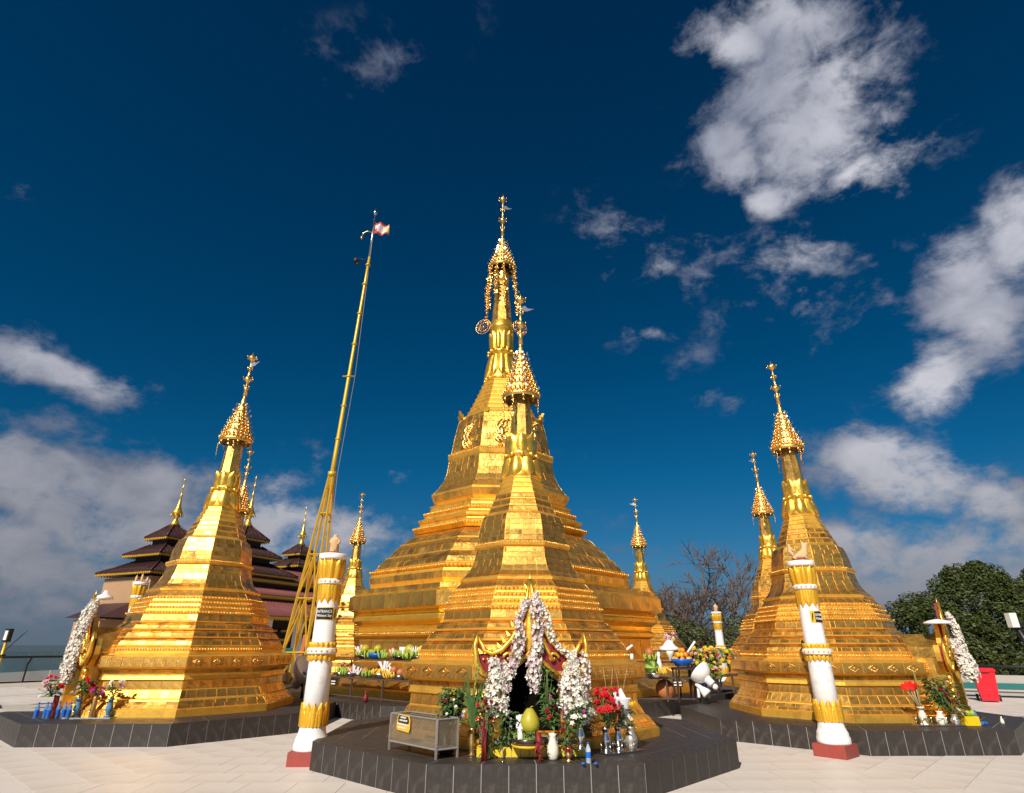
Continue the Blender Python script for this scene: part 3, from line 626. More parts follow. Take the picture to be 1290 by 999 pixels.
# ------------------------------------------------------------------ dark tiled platforms
def octagon(r, ph=pi/8): return [Vector((r*sin((i-.5)*pi/4+(ph-pi/8)), -r*cos((i-.5)*pi/4+(ph-pi/8)))) for i in range(8)]
def platform(cx, cy, rz, r, rin, label, tw=.30, single=True, maxn=290, name='tiled_platform', ex=0, h=ZP, rowd=.3):
    root = thing(name, label, 'platform', (cx, cy, 0), rz, 'black tiled octagonal platforms')
    core = MB(); core.lathe([(r-.0025, -.02), (r-.0025, h-.0025)], 8, pi/8, sm=False); core.build('mortar_core', 'grout', root)
    P = octagon(r); items = []; rg = random.Random(1)
    for s in range(8):
        A, B = P[s], P[(s+1) % 8]; d = (B-A).normalized(); n = Vector((d.y, -d.x)); Ln = (B-A).length
        nt_ = round(Ln/tw); w = Ln/nt_
        sv = s if s < 4 else s-8
        world = (sv*pi/4+rz); facing = cos(world) > -.2
        for i in range(nt_):
            t0 = A+d*(i*w+.0045); t1 = A+d*((i+1)*w-.0045); j = rg.uniform(-.0008, .0008)
            o0 = t0-n*(.016+j); i0 = t0-n*.022
            q = [(t0.x-n.x*(.0+j), t0.y-n.y*(.0+j), .0), (t1.x-n.x*j, t1.y-n.y*j, .0)]
            b = [Vector((*(t0-n*.02), 0)), Vector((*(t1-n*.02), 0)), Vector((*(t1-n*.02), h-.016)), Vector((*(t0-n*.02), h-.016))]
            tt = [v+Vector((n.x, n.y, 0))*(.02+j) for v in b]
            items.append((2.0 if facing else .01, b, tt))
        # top: rows parallel to each side
        nr_ = max(1, int((r-rin)*cos(pi/8)/rowd)); rd = (r-rin)*cos(pi/8)/nr_
        for k in range(nr_):
            f0 = 1-(k*rd)/(r*cos(pi/8)); f1 = 1-((k+1)*rd)/(r*cos(pi/8))
            A0, B0, A1, B1 = A*f0, B*f0, A*f1, B*f1
            nt2 = max(1, round((B0-A0).length/.6)); 
            for i in range(nt2):
                u0, u1 = i/nt2, (i+1)/nt2; g = .0048/(B0-A0).length
                c = [A0.lerp(B0, u0+g), A0.lerp(B0, u1-g), A1.lerp(B1, u1-g), A1.lerp(B1, u0+g)]
                if k == 0: c[0] += n*.001; c[1] += n*.001
                gi = n*.0048
                c = [c[0]-gi, c[1]-gi, c[2]+gi, c[3]+gi] if k else [c[0], c[1], c[2]+gi, c[3]+gi]
                jz = rg.uniform(-.0006, .0006)
                b = [Vector((*v, h-.016)) for v in c]; tt = [Vector((*v, h+jz)) for v in c]
                items.append((1.0 if facing else .01, b, tt))
    items.sort(key=lambda q: -q[0])
    emit_sheets((items[:maxn], items[maxn:]), root, 'tile', 'slate_tile', single)
    return root
platform(*CEN[0], PHI, 3.30, 1.9, 'black tiled octagonal platform nearest the camera under the front stupa')
platform(*CEN[-1], PHI-pi/4, 3.32, 1.9, 'black tiled octagonal platform at the left under the front left stupa')
platform(*CEN[1], PHI+pi/4, 3.22, 1.9, 'black tiled octagonal platform at the right under the front right stupa')
platform(*CC, PHI, 7.15, 5.0, 'large black tiled platform under the central stupa', h=ZP-.006, rowd=.45)
pf = platform(*CEN[2], PHI, 3.3, 1.9, 'black tiled platform under the stupa behind the front right one', single=False, h=ZP-.003)
for k, lb in ((3, 'black tiled platform under the stupa beside the bare tree'), (-3, 'black tiled platform under the stupa behind the offering table at left'), (-2, 'black tiled platform under the stupa hidden behind the front left one')):
    c = copy_tree(pf); c.location = (*CEN[k], 0); c.rotation_euler = (0, 0, PHI+k*pi/4); c['label'] = lb

# ------------------------------------------------------------------ paving, land and haze-blue distance
def clip(poly, n, d):   # keep n.p <= d
    out = []
    for i in range(len(poly)):
        a, b = poly[i], poly[(i+1) % len(poly)]; da, db = a.dot(n)-d, b.dot(n)-d
        if da <= 0: out.append(a)
        if (da < 0 < db) or (db < 0 < da): out.append(a+(b-a)*(da/(da-db)))
    return out
ground = MB(); ground.add([(-32, -30, 0), (32, -30, 0), (32, 46, 0), (-32, 46, 0)], [(0, 1, 2, 3)], 0)
ground.v = [(x, y, -.012) for x, y, z in ground.v]
go = ground.build('terrace_paving', 'joint', kind='structure')
rg = random.Random(12); tiles = []
C0 = Vector(CC); TW = .6
for k in (-2, -1, 0, 1, 2):
    a = PHI+k*pi/4; ax = Vector((cos(a), sin(a))); ay = Vector((sin(a), -cos(a)))   # ay: outward
    lo, hi = a-pi/8, a+pi/8
    nlo = Vector((-cos(lo), -sin(lo))); nhi = Vector((cos(hi), sin(hi)))
    for i in range(-16, 16):
        for j in range(9, 40):
            c = C0+ax*(i*TW+(TW/2 if j % 2 else 0))+ay*(j*TW+.1)
            if c.y < 3.5 or abs(c.x) > 24 or c.y > 27: continue
            g = .0035
            q = [c+ax*g+ay*g, c+ax*g+ay*(TW-g), c+ax*(TW-g)+ay*(TW-g), c+ax*(TW-g)+ay*g]
            q = [Vector(p) for p in q]
            q = clip(q, nlo, nlo.dot(C0)); q = clip(q, nhi, nhi.dot(C0)) if len(q) > 2 else q
            if len(q) < 3: continue
            m_ = sum(q, Vector((0, 0)))/len(q)
            if m_.y < 7.6 or abs(m_.x) > m_.y*.98+.4: tiles.append((1e3+m_.length, q)); continue
            # skip what lies under the platforms
            if any((m_-Vector(CEN[kk])).length < 2.75 for kk in CEN) or (m_-C0).length < 6.3: continue
            tiles.append((m_.length, q))
tiles.sort(key=lambda t: t[0])
rest = MB()
for idx, (d_, q) in enumerate(tiles):
    ar = sum(q[i].cross(q[(i+1) % len(q)]) for i in range(len(q))) if False else 0
    s_ = 0
    for i in range(len(q)): s_ += q[i].x*q[(i+1) % len(q)].y-q[(i+1) % len(q)].x*q[i].y
    if s_ < 0: q = q[::-1]
    h_ = rg.uniform(-.0008, .0008)
    if idx < 290:
        c = sum(q, Vector((0, 0)))/len(q)
        MB().slab([(p.x-c.x, p.y-c.y) for p in q], -.012, h_).build('paving_tile', 'pave', go, (c.x, c.y, 0))
    else: rest.slab([(p.x, p.y) for p in q], -.012, h_)
rest.build('paving_tile', 'pave', go, kind='stuff')
land = MB(); land.add([(-9000, -9000, -3.0), (9000, -9000, -3.0), (9000, 9000, -3.0), (-9000, 9000, -3.0)], [(0, 1, 2, 3)]); land.build('distant_plain', 'far', kind='structure')
# ------------------------------------------------------------------ white columns with gilt leaves
def skin(name, verts, edges, radii, material, parent, loc=None, rz=0, sub=2, root=0, scale=1.):
    me = bpy.data.meshes.new(name); me.from_pydata([tuple(Vector(v)*scale) for v in verts], edges, [])
    o = bpy.data.objects.new(name, me); COL.objects.link(o)
    md = o.modifiers.new('Skin', 'SKIN'); o.modifiers.new('Sub', 'SUBSURF').levels = sub
    lay = me.skin_vertices[0].data
    for i, r in enumerate(radii):
        rr = r if isinstance(r, tuple) else (r, r); lay[i].radius = (rr[0]*scale*1.4, rr[1]*scale*1.4); lay[i].use_root = (i == root)
    dg = bpy.context.evaluated_depsgraph_get(); me2 = bpy.data.meshes.new_from_object(o.evaluated_get(dg)); me2.name = name
    bpy.data.objects.remove(o); me2.materials.clear(); me2.materials.append(M[material])
    for p_ in me2.polygons: p_.use_smooth = True
    return ob(name, me2, parent, loc, rz)
def text_mesh(name, body, size, material, parent, loc, rot, ext=.0015, align='CENTER'):
    cu = bpy.data.curves.new(name, 'FONT'); cu.body = body; cu.size = size; cu.extrude = ext; cu.align_x = align; cu.align_y = 'CENTER'
    o = bpy.data.objects.new(name, cu); COL.objects.link(o)
    dg = bpy.context.evaluated_depsgraph_get(); dg.update(); me = bpy.data.meshes.new_from_object(o.evaluated_get(dg)); me.name = name
    bpy.data.objects.remove(o); me.materials.clear(); me.materials.append(M[material])
    q = ob(name, me, parent, loc); q.rotation_euler = rot; return q
def statue_robed(parent, z):
    """standing robed figure with an animal body at its knees, seen from the side"""
    V = [(0, 0, .10), (0, 0, .20), (0, 0, .265), (0, 0, .315), (-.05, .0, .235), (-.07, -.03, .17), (-.02, -.06, .14), (.05, 0, .235), (.07, -.03, .17), (.03, -.06, .14), (0, 0, .02), (-.03, -.05, .03), (.05, -.02, .03)]
    E_ = [(0, 1), (1, 2), (2, 3), (1, 4), (4, 5), (5, 6), (1, 7), (7, 8), (8, 9), (0, 10), (10, 11), (10, 12)]
    RR = [.058, .05, .022, .036, .026, .022, .018, .026, .022, .018, .07, .035, .035]
    return skin('pillar_statue', V, E_, RR, 'statue', parent, (0, 0, z))
def statue_beast(parent, z):
    V = [(-.09, 0, .08), (.0, 0, .085), (.08, 0, .10), (.11, 0, .17), (.115, 0, .235), (.13, 0, .275), (.185, 0, .30), (.10, -.03, .05), (.12, -.03, .01), (.10, .03, .05), (.12, .03, .01), (-.10, -.04, .05), (-.06, -.05, .01), (-.10, .04, .05), (-.06, .05, .01), (.08, 0, .33)]
    E_ = [(0, 1), (1, 2), (2, 3), (3, 4), (4, 5), (5, 6), (2, 7), (7, 8), (2, 9), (9, 10), (0, 11), (11, 12), (0, 13), (13, 14), (4, 15)]
    RR = [.055, .05, .055, .04, .036, .03, .014, .018, .014, .018, .014, .022, .016, .022, .016, .012]
    s_ = skin('beast_statue', V, E_, RR, 'statue', parent, (0, 0, z), .1)
    V = [(-.14, 0, .10), (-.14, 0, .20), (-.14, 0, .25), (-.14, 0, .295), (-.11, -.04, .19), (-.05, -.04, .15), (-.11, .04, .19), (-.05, .04, .15), (-.09, 0, .09)]
    skin('seated_figure', V, [(0, 1), (1, 2), (2, 3), (1, 4), (4, 5), (1, 6), (6, 7), (0, 8)], [.035, .03, .014, .024, .014, .011, .014, .011, .03], 'statue', parent, (0, 0, z), .1)
    return s_
def column(x, y, rz, label, kind, sign_a=None, scale=1., plinth_rz=0.):
    t = thing('white_pillar', label, 'pillar', (x, y, 0), rz, 'white pillars with gilt leaf bands round the terrace'); t.scale = (scale,)*3
    p = MB(); p.box((0, 0, .09), (.50, .50, .18), rz=plinth_rz); p.build('red_plinth', 'redpaint', t)
    b = MB(); b.lathe([(.245, .18), (.25, .20), (.25, .26), (.235, .30), (.235, .33), (.22, .36), (.20, .41), (.19, .47), (.19, .50)], 32); b.build('pillar_base', 'white', t)
    s_ = MB(); s_.lathe([(.184, .495), (.178, 1.3), (.168, 1.9), (.158, 2.3), (.155, 2.95)], 32); s_.build('pillar_shaft', 'white', t)
    petals(t, 12, .189, .49, .187, .81, .058, .004, name='gilt_leaf', material='goldpaint', th=.010, tipw=.5)
    petals(t, 12, .188, .49, .186, .70, .058, .003, name='gilt_leaf', material='goldpaint', th=.008, tipw=.5, ph=pi/12)
    pr = MB(); pr.lathe([(.192, .49), (.194, .53), (.192, .66), (.188, .67)], 24); pr.build('leaf_collar', 'goldpaint', t)
    m_ = MB(); m_.lathe([(.182, 1.475), (.225, 1.48), (.228, 1.50), (.228, 1.55), (.222, 1.565), (.182, 1.57)], 32); rg_ = m_.build('white_ring', 'white', t)
    st = MB(); st.blob((0, 0, 0), (.017, .012, .017), 6, 4); sme = st.mesh('gilt_stud', 'goldpaint')
    for i in range(18): a = 2*pi*i/18; ob('gilt_stud', sme, rg_, (.229*sin(a), -.229*cos(a), 1.522), a)
    petals(t, 16, .184, 1.565, .186, 1.65, .040, .004, name='gilt_scallop', material='goldpaint', th=.012, rows=5, tipw=.8)
    petals(t, 16, .184, 1.485, .188, 1.375, .040, .004, name='gilt_scallop', material='goldpaint', th=.012, rows=5, tipw=.8)
    sc_ = MB(); sc_.lathe([(.178, 1.40), (.186, 1.41), (.187, 1.63), (.178, 1.64)], 24, caps=False); sc_.build('scallop_band', 'goldpaint', t)
    petals(t, 10, .168, 2.51, .162, 2.22, .060, .003, name='gilt_drip_leaf', material='goldpaint', th=.009, tipw=.5)
    petals(t, 10, .166, 2.51, .161, 2.30, .056, .003, name='gilt_drip_leaf', material='goldpaint', th=.008, tipw=.5, ph=pi/10)
    dr = MB(); dr.lathe([(.155, 2.36), (.168, 2.42), (.175, 2.50), (.17, 2.53)], 24); dr.build('leaf_collar', 'goldpaint', t)
    m_ = MB(); m_.lathe([(.16, 2.515), (.190, 2.52), (.194, 2.54), (.194, 2.58), (.188, 2.595), (.16, 2.60)], 32); rg_ = m_.build('white_ring', 'white', t)
    for i in range(16): a = 2*pi*i/16; ob('gilt_stud', sme, rg_, (.195*sin(a), -.195*cos(a), 2.558), a)
    bc = MB(); bc.lathe([(.155, 2.59), (.168, 2.64), (.182, 2.75), (.188, 2.85), (.184, 2.91)], 24, caps=False); bc.build('capital_bell', 'goldpaint', t)
    petals(t, 10, .160, 2.595, .186, 2.918, .060, .016, name='lotus_leaf', material='goldpaint', th=.016, rows=7, tipw=.9)
    c = MB(); c.lathe([(.16, 2.90), (.218, 2.915), (.226, 2.93), (.226, 2.985), (.218, 3.0), (.0, 3.0)], 32, caps=False); c.build('cap_disc', 'white', t)
    c = MB(); c.lathe([(.165, 2.995), (.165, 3.015), (.15, 3.022), (0, 3.022)], 24, caps=False); c.build('red_disc', 'redpaint', t)
    if kind == 0: statue_robed(t, 3.02)
    elif kind == 1: statue_beast(t, 3.02)
    else:
        for dx, h_ in ((-.15, .18), (0, .24), (.15, .15)):
            q = MB(); q.lathe([(.035, 0), (.045, .02), (.03, .05), (.045, h_*.5), (.03, h_*.62), (.032, h_*.8), (.012, h_*.95), (.004, h_*1.1)], 8); q.build('small_figure', 'statue', t, (dx, 0, 3.02))
    if sign_a is not None:
        r = .164; z0, z1 = 1.98, 2.15
        sg = MB()
        def arc(a0, a1, rr, zz0, zz1, m_=0, n=10):
            vs = []; 
            for i in range(n+1):
                a = a0+(a1-a0)*i/n; vs += [(rr*sin(a), -rr*cos(a), zz0), (rr*sin(a), -rr*cos(a), zz1)]
            sg.add(vs, [(2*i, 2*i+2, 2*i+3, 2*i+1) for i in range(n)], m_)
        a0, a1 = sign_a
        arc(a0-.03, a1+.03, r+.006, z0-.01, z1+.01, 1); arc(a0, a0+(a1-a0)*.24 if kind == 1 else a0+(a1-a0)*.76, r+.009, z0, z1, 1 if kind == 1 else 0)
        if kind == 1: arc(a0+(a1-a0)*.26, a1, r+.009, z0, z1, 0)
        so2 = sg.build('wrapped_sign', ['board', 'signy'], t)
        # lettering bent round the pillar
        ta = a0+(a1-a0)*(.63 if kind == 1 else .38); span = (a1-a0)*.68
        for txt, zz, sz in (('ENTRANCE', 2.095, .062), ('Without Say', 2.035, .056)):
            o = text_mesh('lettering', txt, sz, 'letters', so2, (0, 0, 0), (0, 0, 0))
            w_ = max(v.co.x for v in o.data.vertices)-min(v.co.x for v in o.data.vertices); k_ = min(1, span*r/w_)
            for v in o.data.vertices:
                a = ta+v.co.x*k_/r; rr = r+.011+v.co.z; y_ = v.co.y; v.co = (rr*sin(a), -rr*cos(a), zz+y_)
        ic = MB(); ia = a0+(a1-a0)*(.12 if kind == 1 else .88); ic.tube([((r+.012)*sin(ia-.05), -(r+.012)*cos(ia-.05), 2.0), ((r+.012)*sin(ia), -(r+.012)*cos(ia), 2.07), ((r+.012)*sin(ia+.05), -(r+.012)*cos(ia+.05), 2.13)], [.006, .012, .008], 4)
        ic.build('sign_figure', 'wood', so2)
    return t
column(-2.98, 9.95, .25, 'white pillar standing left of the front platform, topped by a robed statue', 0, (-1.0, 1.12), plinth_rz=-.25+.03)
column(5.17, 10.70, -.35, 'white pillar standing right of the front platform, topped by a beast and rider statue', 1, (-.1, 1.5), plinth_rz=.35+.72)
column(9.05, 27.3, 0, 'small distant white pillar before the leafy bushes right of the floodlight', 0)
column(-15.9, 26.0, .6, 'white pillar behind the front left stupa, only its gilt capital showing', 2, scale=1.36)

# ------------------------------------------------------------------ blossoms, garlands, vases, bouquets
def flower_mesh(n=5, r=.02, cup=.5):
    mb = MB()
    for i in range(n):
        a = 2*pi*i/n; w = pi/n*.95
        mb.add([(0, 0, 0), (r*.62*cos(a-w), r*.62*sin(a-w), r*cup*.5), (r*cos(a), r*sin(a), r*cup), (r*.62*cos(a+w), r*.62*sin(a+w), r*cup*.5)], [(0, 1, 2, 3)])
    return mb
def add_flower(mb, p, r, m=0, n=5, up=None, cup=.5):
    d = (up or Vector((RND.gauss(0, 1), RND.gauss(0, 1)-.6, RND.gauss(0, 1)+.2))).normalized()
    q = d.to_track_quat('Z', 'Y').to_matrix().to_4x4(); f = flower_mesh(n, r, cup)
    mb.add(f.v, f.f, m, False, Matrix.Translation(p) @ q @ Matrix.Rotation(RND.uniform(0, 6), 4, 'Z'))
def garland(label, pts, radii, per, origin, rz=0, pink=.1, fr=.026, parent=None, ribbon=True):
    """hanging garland of small white blossoms along a path (local coordinates)"""
    t = thing('flower_garland', label, 'garland', origin, rz, 'blossom garlands hung on the shrine niches')
    P = [Vector(p) for p in pts]; mb = MB(); ln = [0]
    for i in range(len(P)-1): ln.append(ln[-1]+(P[i+1]-P[i]).length)
    tot = ln[-1]; nfl = int(tot*per*.74); fr = fr*1.2
    for k in range(nfl):
        s_ = RND.random()*tot; i = max(j for j in range(len(ln)-1) if ln[j] <= s_); f = (s_-ln[i])/(ln[i+1]-ln[i])
        c = P[i].lerp(P[i+1], f); r = radii[i]*(1-f)+radii[i+1]*f
        a = RND.uniform(0, 2*pi); rr = r*(.55+.5*RND.random())
        off = Vector((rr*cos(a), rr*sin(a)*.75, RND.uniform(-.01, .01)))
        add_flower(mb, c+off, fr*RND.uniform(.8, 1.2), 1 if RND.random() < pink else 0, up=Vector((cos(a), sin(a)*1., RND.uniform(-.5, .4))), cup=.7)
    mb.build('blossoms', ['flowerw', 'flowerp'], t, kind='stuff')
    core = MB(); core.tube(P, [max(.006, q*.42) for q in radii], 7); core.build('garland_string', 'twine', t)
    return t
F0 = (CEN[0][0], CEN[0][1], 0)
def fg(label, pts, radii, per, **k): return garland(label, pts, radii, per, F0, PHI, **k)
Y = -2.36
fg('pinkish white garland hanging left of the niche apex down to the left scroll', [(-.05, Y, 2.20), (-.16, Y, 1.95), (-.15, Y-.02, 1.72), (-.20, Y-.05, 1.52), (-.28, Y-.06, 1.28), (-.30, Y-.06, 1.18)], [.03, .05, .075, .08, .06, .04], 330, pink=.55)
fg('long pale garland hanging from the niche apex down over the dark opening', [(.07, Y, 2.28), (.08, Y-.01, 2.12), (.09, Y-.02, 1.85), (.09, Y-.04, 1.62), (.04, Y-.07, 1.45), (.03, Y-.09, 1.22), (.03, Y-.09, 1.06)], [.03, .085, .07, .065, .09, .10, .03], 420, pink=.45)
fg('thin white garland trailing along the right slope of the niche pediment', [(.12, Y, 2.16), (.22, Y, 2.02), (.24, Y-.02, 1.85), (.30, Y-.02, 1.66), (.42, Y-.03, 1.55), (.56, Y-.03, 1.46), (.68, Y-.03, 1.42)], [.04, .05, .035, .04, .045, .04, .02], 200, pink=.25, fr=.022)
fg('full white garland hanging at the left side of the dark niche opening', [(-.50, Y-.02, 1.44), (-.47, Y-.06, 1.28), (-.46, Y-.12, 1.12), (-.46, Y-.16, .98), (-.44, Y-.18, .80)], [.05, .07, .13, .15, .13], 800, pink=.12, fr=.027)
fg('largest white garland hanging at the right side of the niche above the silver vase', [(.56, Y-.03, 1.52), (.54, Y-.06, 1.36), (.50, Y-.12, 1.18), (.53, Y-.17, .98), (.57, Y-.20, .82), (.58, Y-.2, .72)], [.03, .07, .14, .20, .22, .13], 1050, pink=.08, fr=.028)
fg('small faded garland beside the left scroll of the front niche', [(-.38, Y-.02, 1.42), (-.36, Y-.05, 1.24), (-.30, Y-.08, 1.08)], [.05, .06, .03], 300, pink=.8, fr=.022)
fg('loose white garland on the right horn of the front niche pediment', [(.72, Y, 1.52), (.74, Y-.03, 1.35), (.72, Y-.05, 1.2), (.74, Y-.06, 1.08)], [.02, .045, .05, .03], 260, pink=.2, fr=.022)
FL0 = (CEN[-1][0], CEN[-1][1], 0); FR0 = (CEN[1][0], CEN[1][1], 0)
Y = -2.14
garland('thick white garland hanging down the niche of the front left stupa', [(.10, Y-.05, 2.46), (.05, Y-.10, 2.25), (-.05, Y-.13, 1.9), (-.12, Y-.15, 1.5), (-.06, Y-.16, 1.2), (-.05, Y-.17, .88)], [.08, .15, .15, .16, .19, .14], 900, FL0, PHI-pi/4, pink=.12, fr=.028)
garland('narrow white garland beside the thick one on the front left niche', [(.22, Y-.06, 2.40), (.20, Y-.12, 2.0), (.16, Y-.16, 1.6), (.20, Y-.18, 1.2), (.18, Y-.2, .98)], [.05, .08, .09, .10, .07], 520, FL0, PHI-pi/4, pink=.2, fr=.026)
Y = -2.33
garland('white garland falling from the top of the front right niche', [(0, Y-.02, 2.22), (.06, Y-.06, 2.0), (.14, Y-.08, 1.7), (.22, Y-.1, 1.45)], [.04, .07, .08, .06], 420, FR0, PHI+pi/4, pink=.12, fr=.025)
garland('full white garland hanging at the near side of the front right niche', [(-.42, Y-.04, 1.72), (-.40, Y-.10, 1.45), (-.36, Y-.14, 1.22), (-.34, Y-.15, 1.02)], [.05, .10, .14, .12], 800, FR0, PHI+pi/4, pink=.15, fr=.027)
garland('white garland hanging at the far side of the front right niche', [(.40, Y-.04, 1.60), (.44, Y-.10, 1.3), (.46, Y-.12, 1.08)], [.05, .11, .10], 600, FR0, PHI+pi/4, pink=.15, fr=.027)

VASES = {
 'slim': [(.035, 0), (.04, .01), (.022, .03), (.03, .06), (.042, .12), (.04, .18), (.025, .23), (.03, .27), (.042, .285)],
 'trumpet': [(.055, 0), (.058, .012), (.03, .035), (.032, .06), (.058, .11), (.055, .15), (.034, .21), (.04, .25), (.06, .275)],
 'jar': [(.05, 0), (.07, .02), (.085, .07), (.08, .13), (.05, .19), (.045, .23), (.062, .26)],
 'tube': [(.04, 0), (.042, .01), (.042, .26), (.044, .27)]}
def vase(name, label, kind, material, loc, h=1., w=1., cat='vase', rz=0):
    mb = MB(); pr = [(r*w, z*h) for r, z in VASES[kind]]
    mb.lathe(pr+[(pr[-1][0]*.8, pr[-1][1]*.985), (pr[-1][0]*.6, pr[-1][1]*.8)], 18)
    return mb.build(name, material, None, loc, rz, label=label, cat=cat)
def leafq(mb, p, d, L_, w, m=0, droop=.3):
    d = Vector(d).normalized(); s_ = d.cross(Vector((0, 0, 1)))
    if s_.length < .1: s_ = Vector((1, 0, 0))
    s_.normalize(); s_ = (s_+Vector((RND.uniform(-.4, .4),)*3)).normalized()
    a = p+d*L_*.5+s_*w*.5; b = p+d*L_*.5-s_*w*.5; t = p+d*L_-Vector((0, 0, L_*droop)); n = d.cross(s_)*w*.15; mid = p+d*L_*.5-n
    mb.add([p, a, t, b, mid], [(0, 4, 1), (1, 4, 2), (2, 4, 3), (3, 4, 0)], m)
def bouquet(label, loc, heads, leaves=30, R_=.14, H=.3, z0=0, stem='stem', leafm='leaf', lw=.045, ll=.11, cat='flowers', name='bouquet', group=None):
    """heads: list of (material, count, size, petals, spread, height range)"""
    t = thing(name, label, cat, loc, 0, group)
    tops = []
    st = MB(); lf = MB()
    for (mt, cnt, sz, npt, spr, (h0, h1)) in heads:
        fm = MB()
        for layer in range(3):
            f = flower_mesh(npt, sz*(1-.25*layer), .35+.5*layer); fm.add(f.v, f.f, 0, False, Matrix.Rotation(layer*.6, 4, 'Z') @ Matrix.Translation((0, 0, sz*.05*layer)))
        fm.blob((0, 0, sz*.2), sz*.22, 5, 4)
        me = fm.mesh('flower_head', mt)
        for _ in range(cnt):
            a = RND.uniform(0, 2*pi); rr = spr*RND.random()**.5; h_ = RND.uniform(h0, h1)
            p = Vector((rr*cos(a), rr*sin(a), h_)); d = Vector((cos(a)*rr/spr*.8, sin(a)*rr/spr*.8-.5, .7)).normalized()
            o = ob('flower_head', me, t, p); o.rotation_euler = d.to_track_quat('Z', 'Y').to_euler(); s_ = RND.uniform(.75, 1.15); o.scale = (s_,)*3
            st.tube([(0, 0, z0), (p.x*.4, p.y*.4, z0+(h_-z0)*.5), p-d*sz*.2], .004, 4)
    for _ in range(leaves):
        a = RND.uniform(0, 2*pi); h_ = z0+(H-z0)*RND.uniform(.1, .95); rr = R_*RND.random()**.6*(.4+.6*(h_-z0)/max(.01, H-z0))
        leafq(lf, Vector((rr*cos(a)*.5, rr*sin(a)*.5, h_)), (cos(a), sin(a), RND.uniform(-.3, .9)), ll*RND.uniform(.7, 1.3), lw)
    if st.v: st.build('stems', stem, t, kind='stuff')
    if lf.v: lf.build('leaves', leafm, t, kind='stuff')
    return t
def tray(label, loc, sx, sy, rz, slots=3):
    t = thing('vase_tray', label, 'tray', loc, rz)
    mb = MB(); mb.box((0, 0, .012), (sx, sy, .02)); mb.build('tray_base', 'steel', t)
    for s in (-1, 1):
        for q in range(slots):
            x = (q-(slots-1)/2)*sx/slots; r_ = MB(); r_.tube([(x-.055, s*sy*.4, .02), (x-.055, s*sy*.4, .12), (x+.055, s*sy*.4, .12), (x+.055, s*sy*.4, .02)], .006, 5); r_.build('wire_hoop', 'steel', t)
    return t
P0 = ZP
# items around the front niche -----------------------------------------------------
vase('brass_vase', 'slim brass vase holding tall green gladiolus left of the yellow step', 'slim', 'brass', (-.49, 8.33, P0), 1.05, 1.1)
g = thing('gladiolus_bunch', 'tall green gladiolus blades rising from the slim brass vase', 'flowers', (-.49, 8.33, P0+.25))
gm = MB()
for i in range(11):
    a = RND.uniform(0, 6.28); le = RND.uniform(.35, .78); d = Vector((cos(a)*.16, sin(a)*.12, 1)); w = .018
    pts = [Vector((0, 0, 0)), d*le*.5+Vector((cos(a), 0, 0))*.01, d*le+Vector((cos(a), 0, 0))*.07]
    s_ = Vector((1, .3, 0)).normalized()*w
    gm.add([pts[0]-s_*.5, pts[0]+s_*.5, pts[1]+s_, pts[2], pts[1]-s_], [(0, 1, 2, 4), (4, 2, 3)])
gm.build('blades', 'leaf', g, kind='stuff')
gb = MB()
for i in range(16): gb.blob((RND.uniform(-.02, .03)+.05*i/16, RND.uniform(-.02, .02), .35+.028*i), (.014, .014, .022), 5, 4)
gb.build('buds', 'leafy', g, kind='stuff')
bouquet('dark red and green spray hanging below the left white garland', (-.30, 8.16, P0+.0), [('flowerdr', 22, .035, 6, .12, (.25, .62)), ('flowerr', 6, .03, 6, .14, (.3, .6))], 70, .22, .62)
v = MB()
for i_ in range(14): v.tube([(RND.uniform(-.03, .03), RND.uniform(-.02, .02), 0), (RND.uniform(-.03, .03), RND.uniform(-.02, .02), .18), (RND.uniform(-.05, .05), RND.uniform(-.03, .03), RND.uniform(.3, .44))], [.007, .006, .003], 4)
v.build('dried_stalks', 'flowerdr', None, (-.33, 7.98, P0), label='bundle of dark dried stalks leaning against the left end of the yellow step', cat='dried flowers')
bouquet('leafy green bunch with violet buds at the left of the offering bowl', (-.05, 8.22, P0+.08), [('flowerl', 5, .02, 5, .1, (.2, .34))], 90, .2, .42)
b = thing('offering_bowl', 'shallow steel bowl with yellow base holding the big pomelo before the front niche', 'bowl', (.20, 8.12, P0+.105))
m_ = MB(); m_.lathe([(.12, 0), (.19, .025), (.205, .05)], 24, caps=True); m_.build('bowl_foot', 'bananay', b)
m_ = MB(); m_.lathe([(.19, .05), (.205, .10), (.21, .12), (.20, .115), (.17, .09)], 24); m_.build('bowl_rim', 'bronze', b)
pm = MB(); pm.lathe([(.01, 0), (.07, .01), (.115, .06), (.125, .12), (.11, .18), (.075, .235), (.05, .27), (.03, .285), (.012, .28)], 18)
pm.tube([(0, 0, .28), (.02, 0, .30), (.045, 0, .305)], .006, 5)
pm.build('pomelo', 'pomelo', None, (.23, 8.2, P0+.25), label='large pear shaped pomelo standing in the bowl before the front niche', cat='fruit')
cd = MB(); cd.lathe([(.036, 0), (.038, .02), (.034, .13), (.03, .145), (.022, .15), (.014, .165), (.004, .19)], 12); cd.build('candle', 'candle', None, (.11, 8.02, P0+.20), label='thick white candle standing in the bowl left of the big pomelo', cat='candle')
bouquet('pale green bananas and leaves filling the bowl around the candle', (.17, 8.08, P0+.17), [('leafy', 14, .03, 4, .14, (.02, .12))], 26, .16, .14, leafm='leafy', cat='greens')
pp = MB(); pp.add([(0, 0, 0), (.2, .02, 0), (.2, .05, .16), (0, .03, .16)], [(0, 1, 2, 3)]); pp.slab([(0, 0), (.2, .02), (.2, .022), (0, .002)], 0, .001); pp.build('white_card', 'paper', None, (.06, 8.42, P0+.28), label='white card standing in the dark niche behind the big pomelo', cat='card')
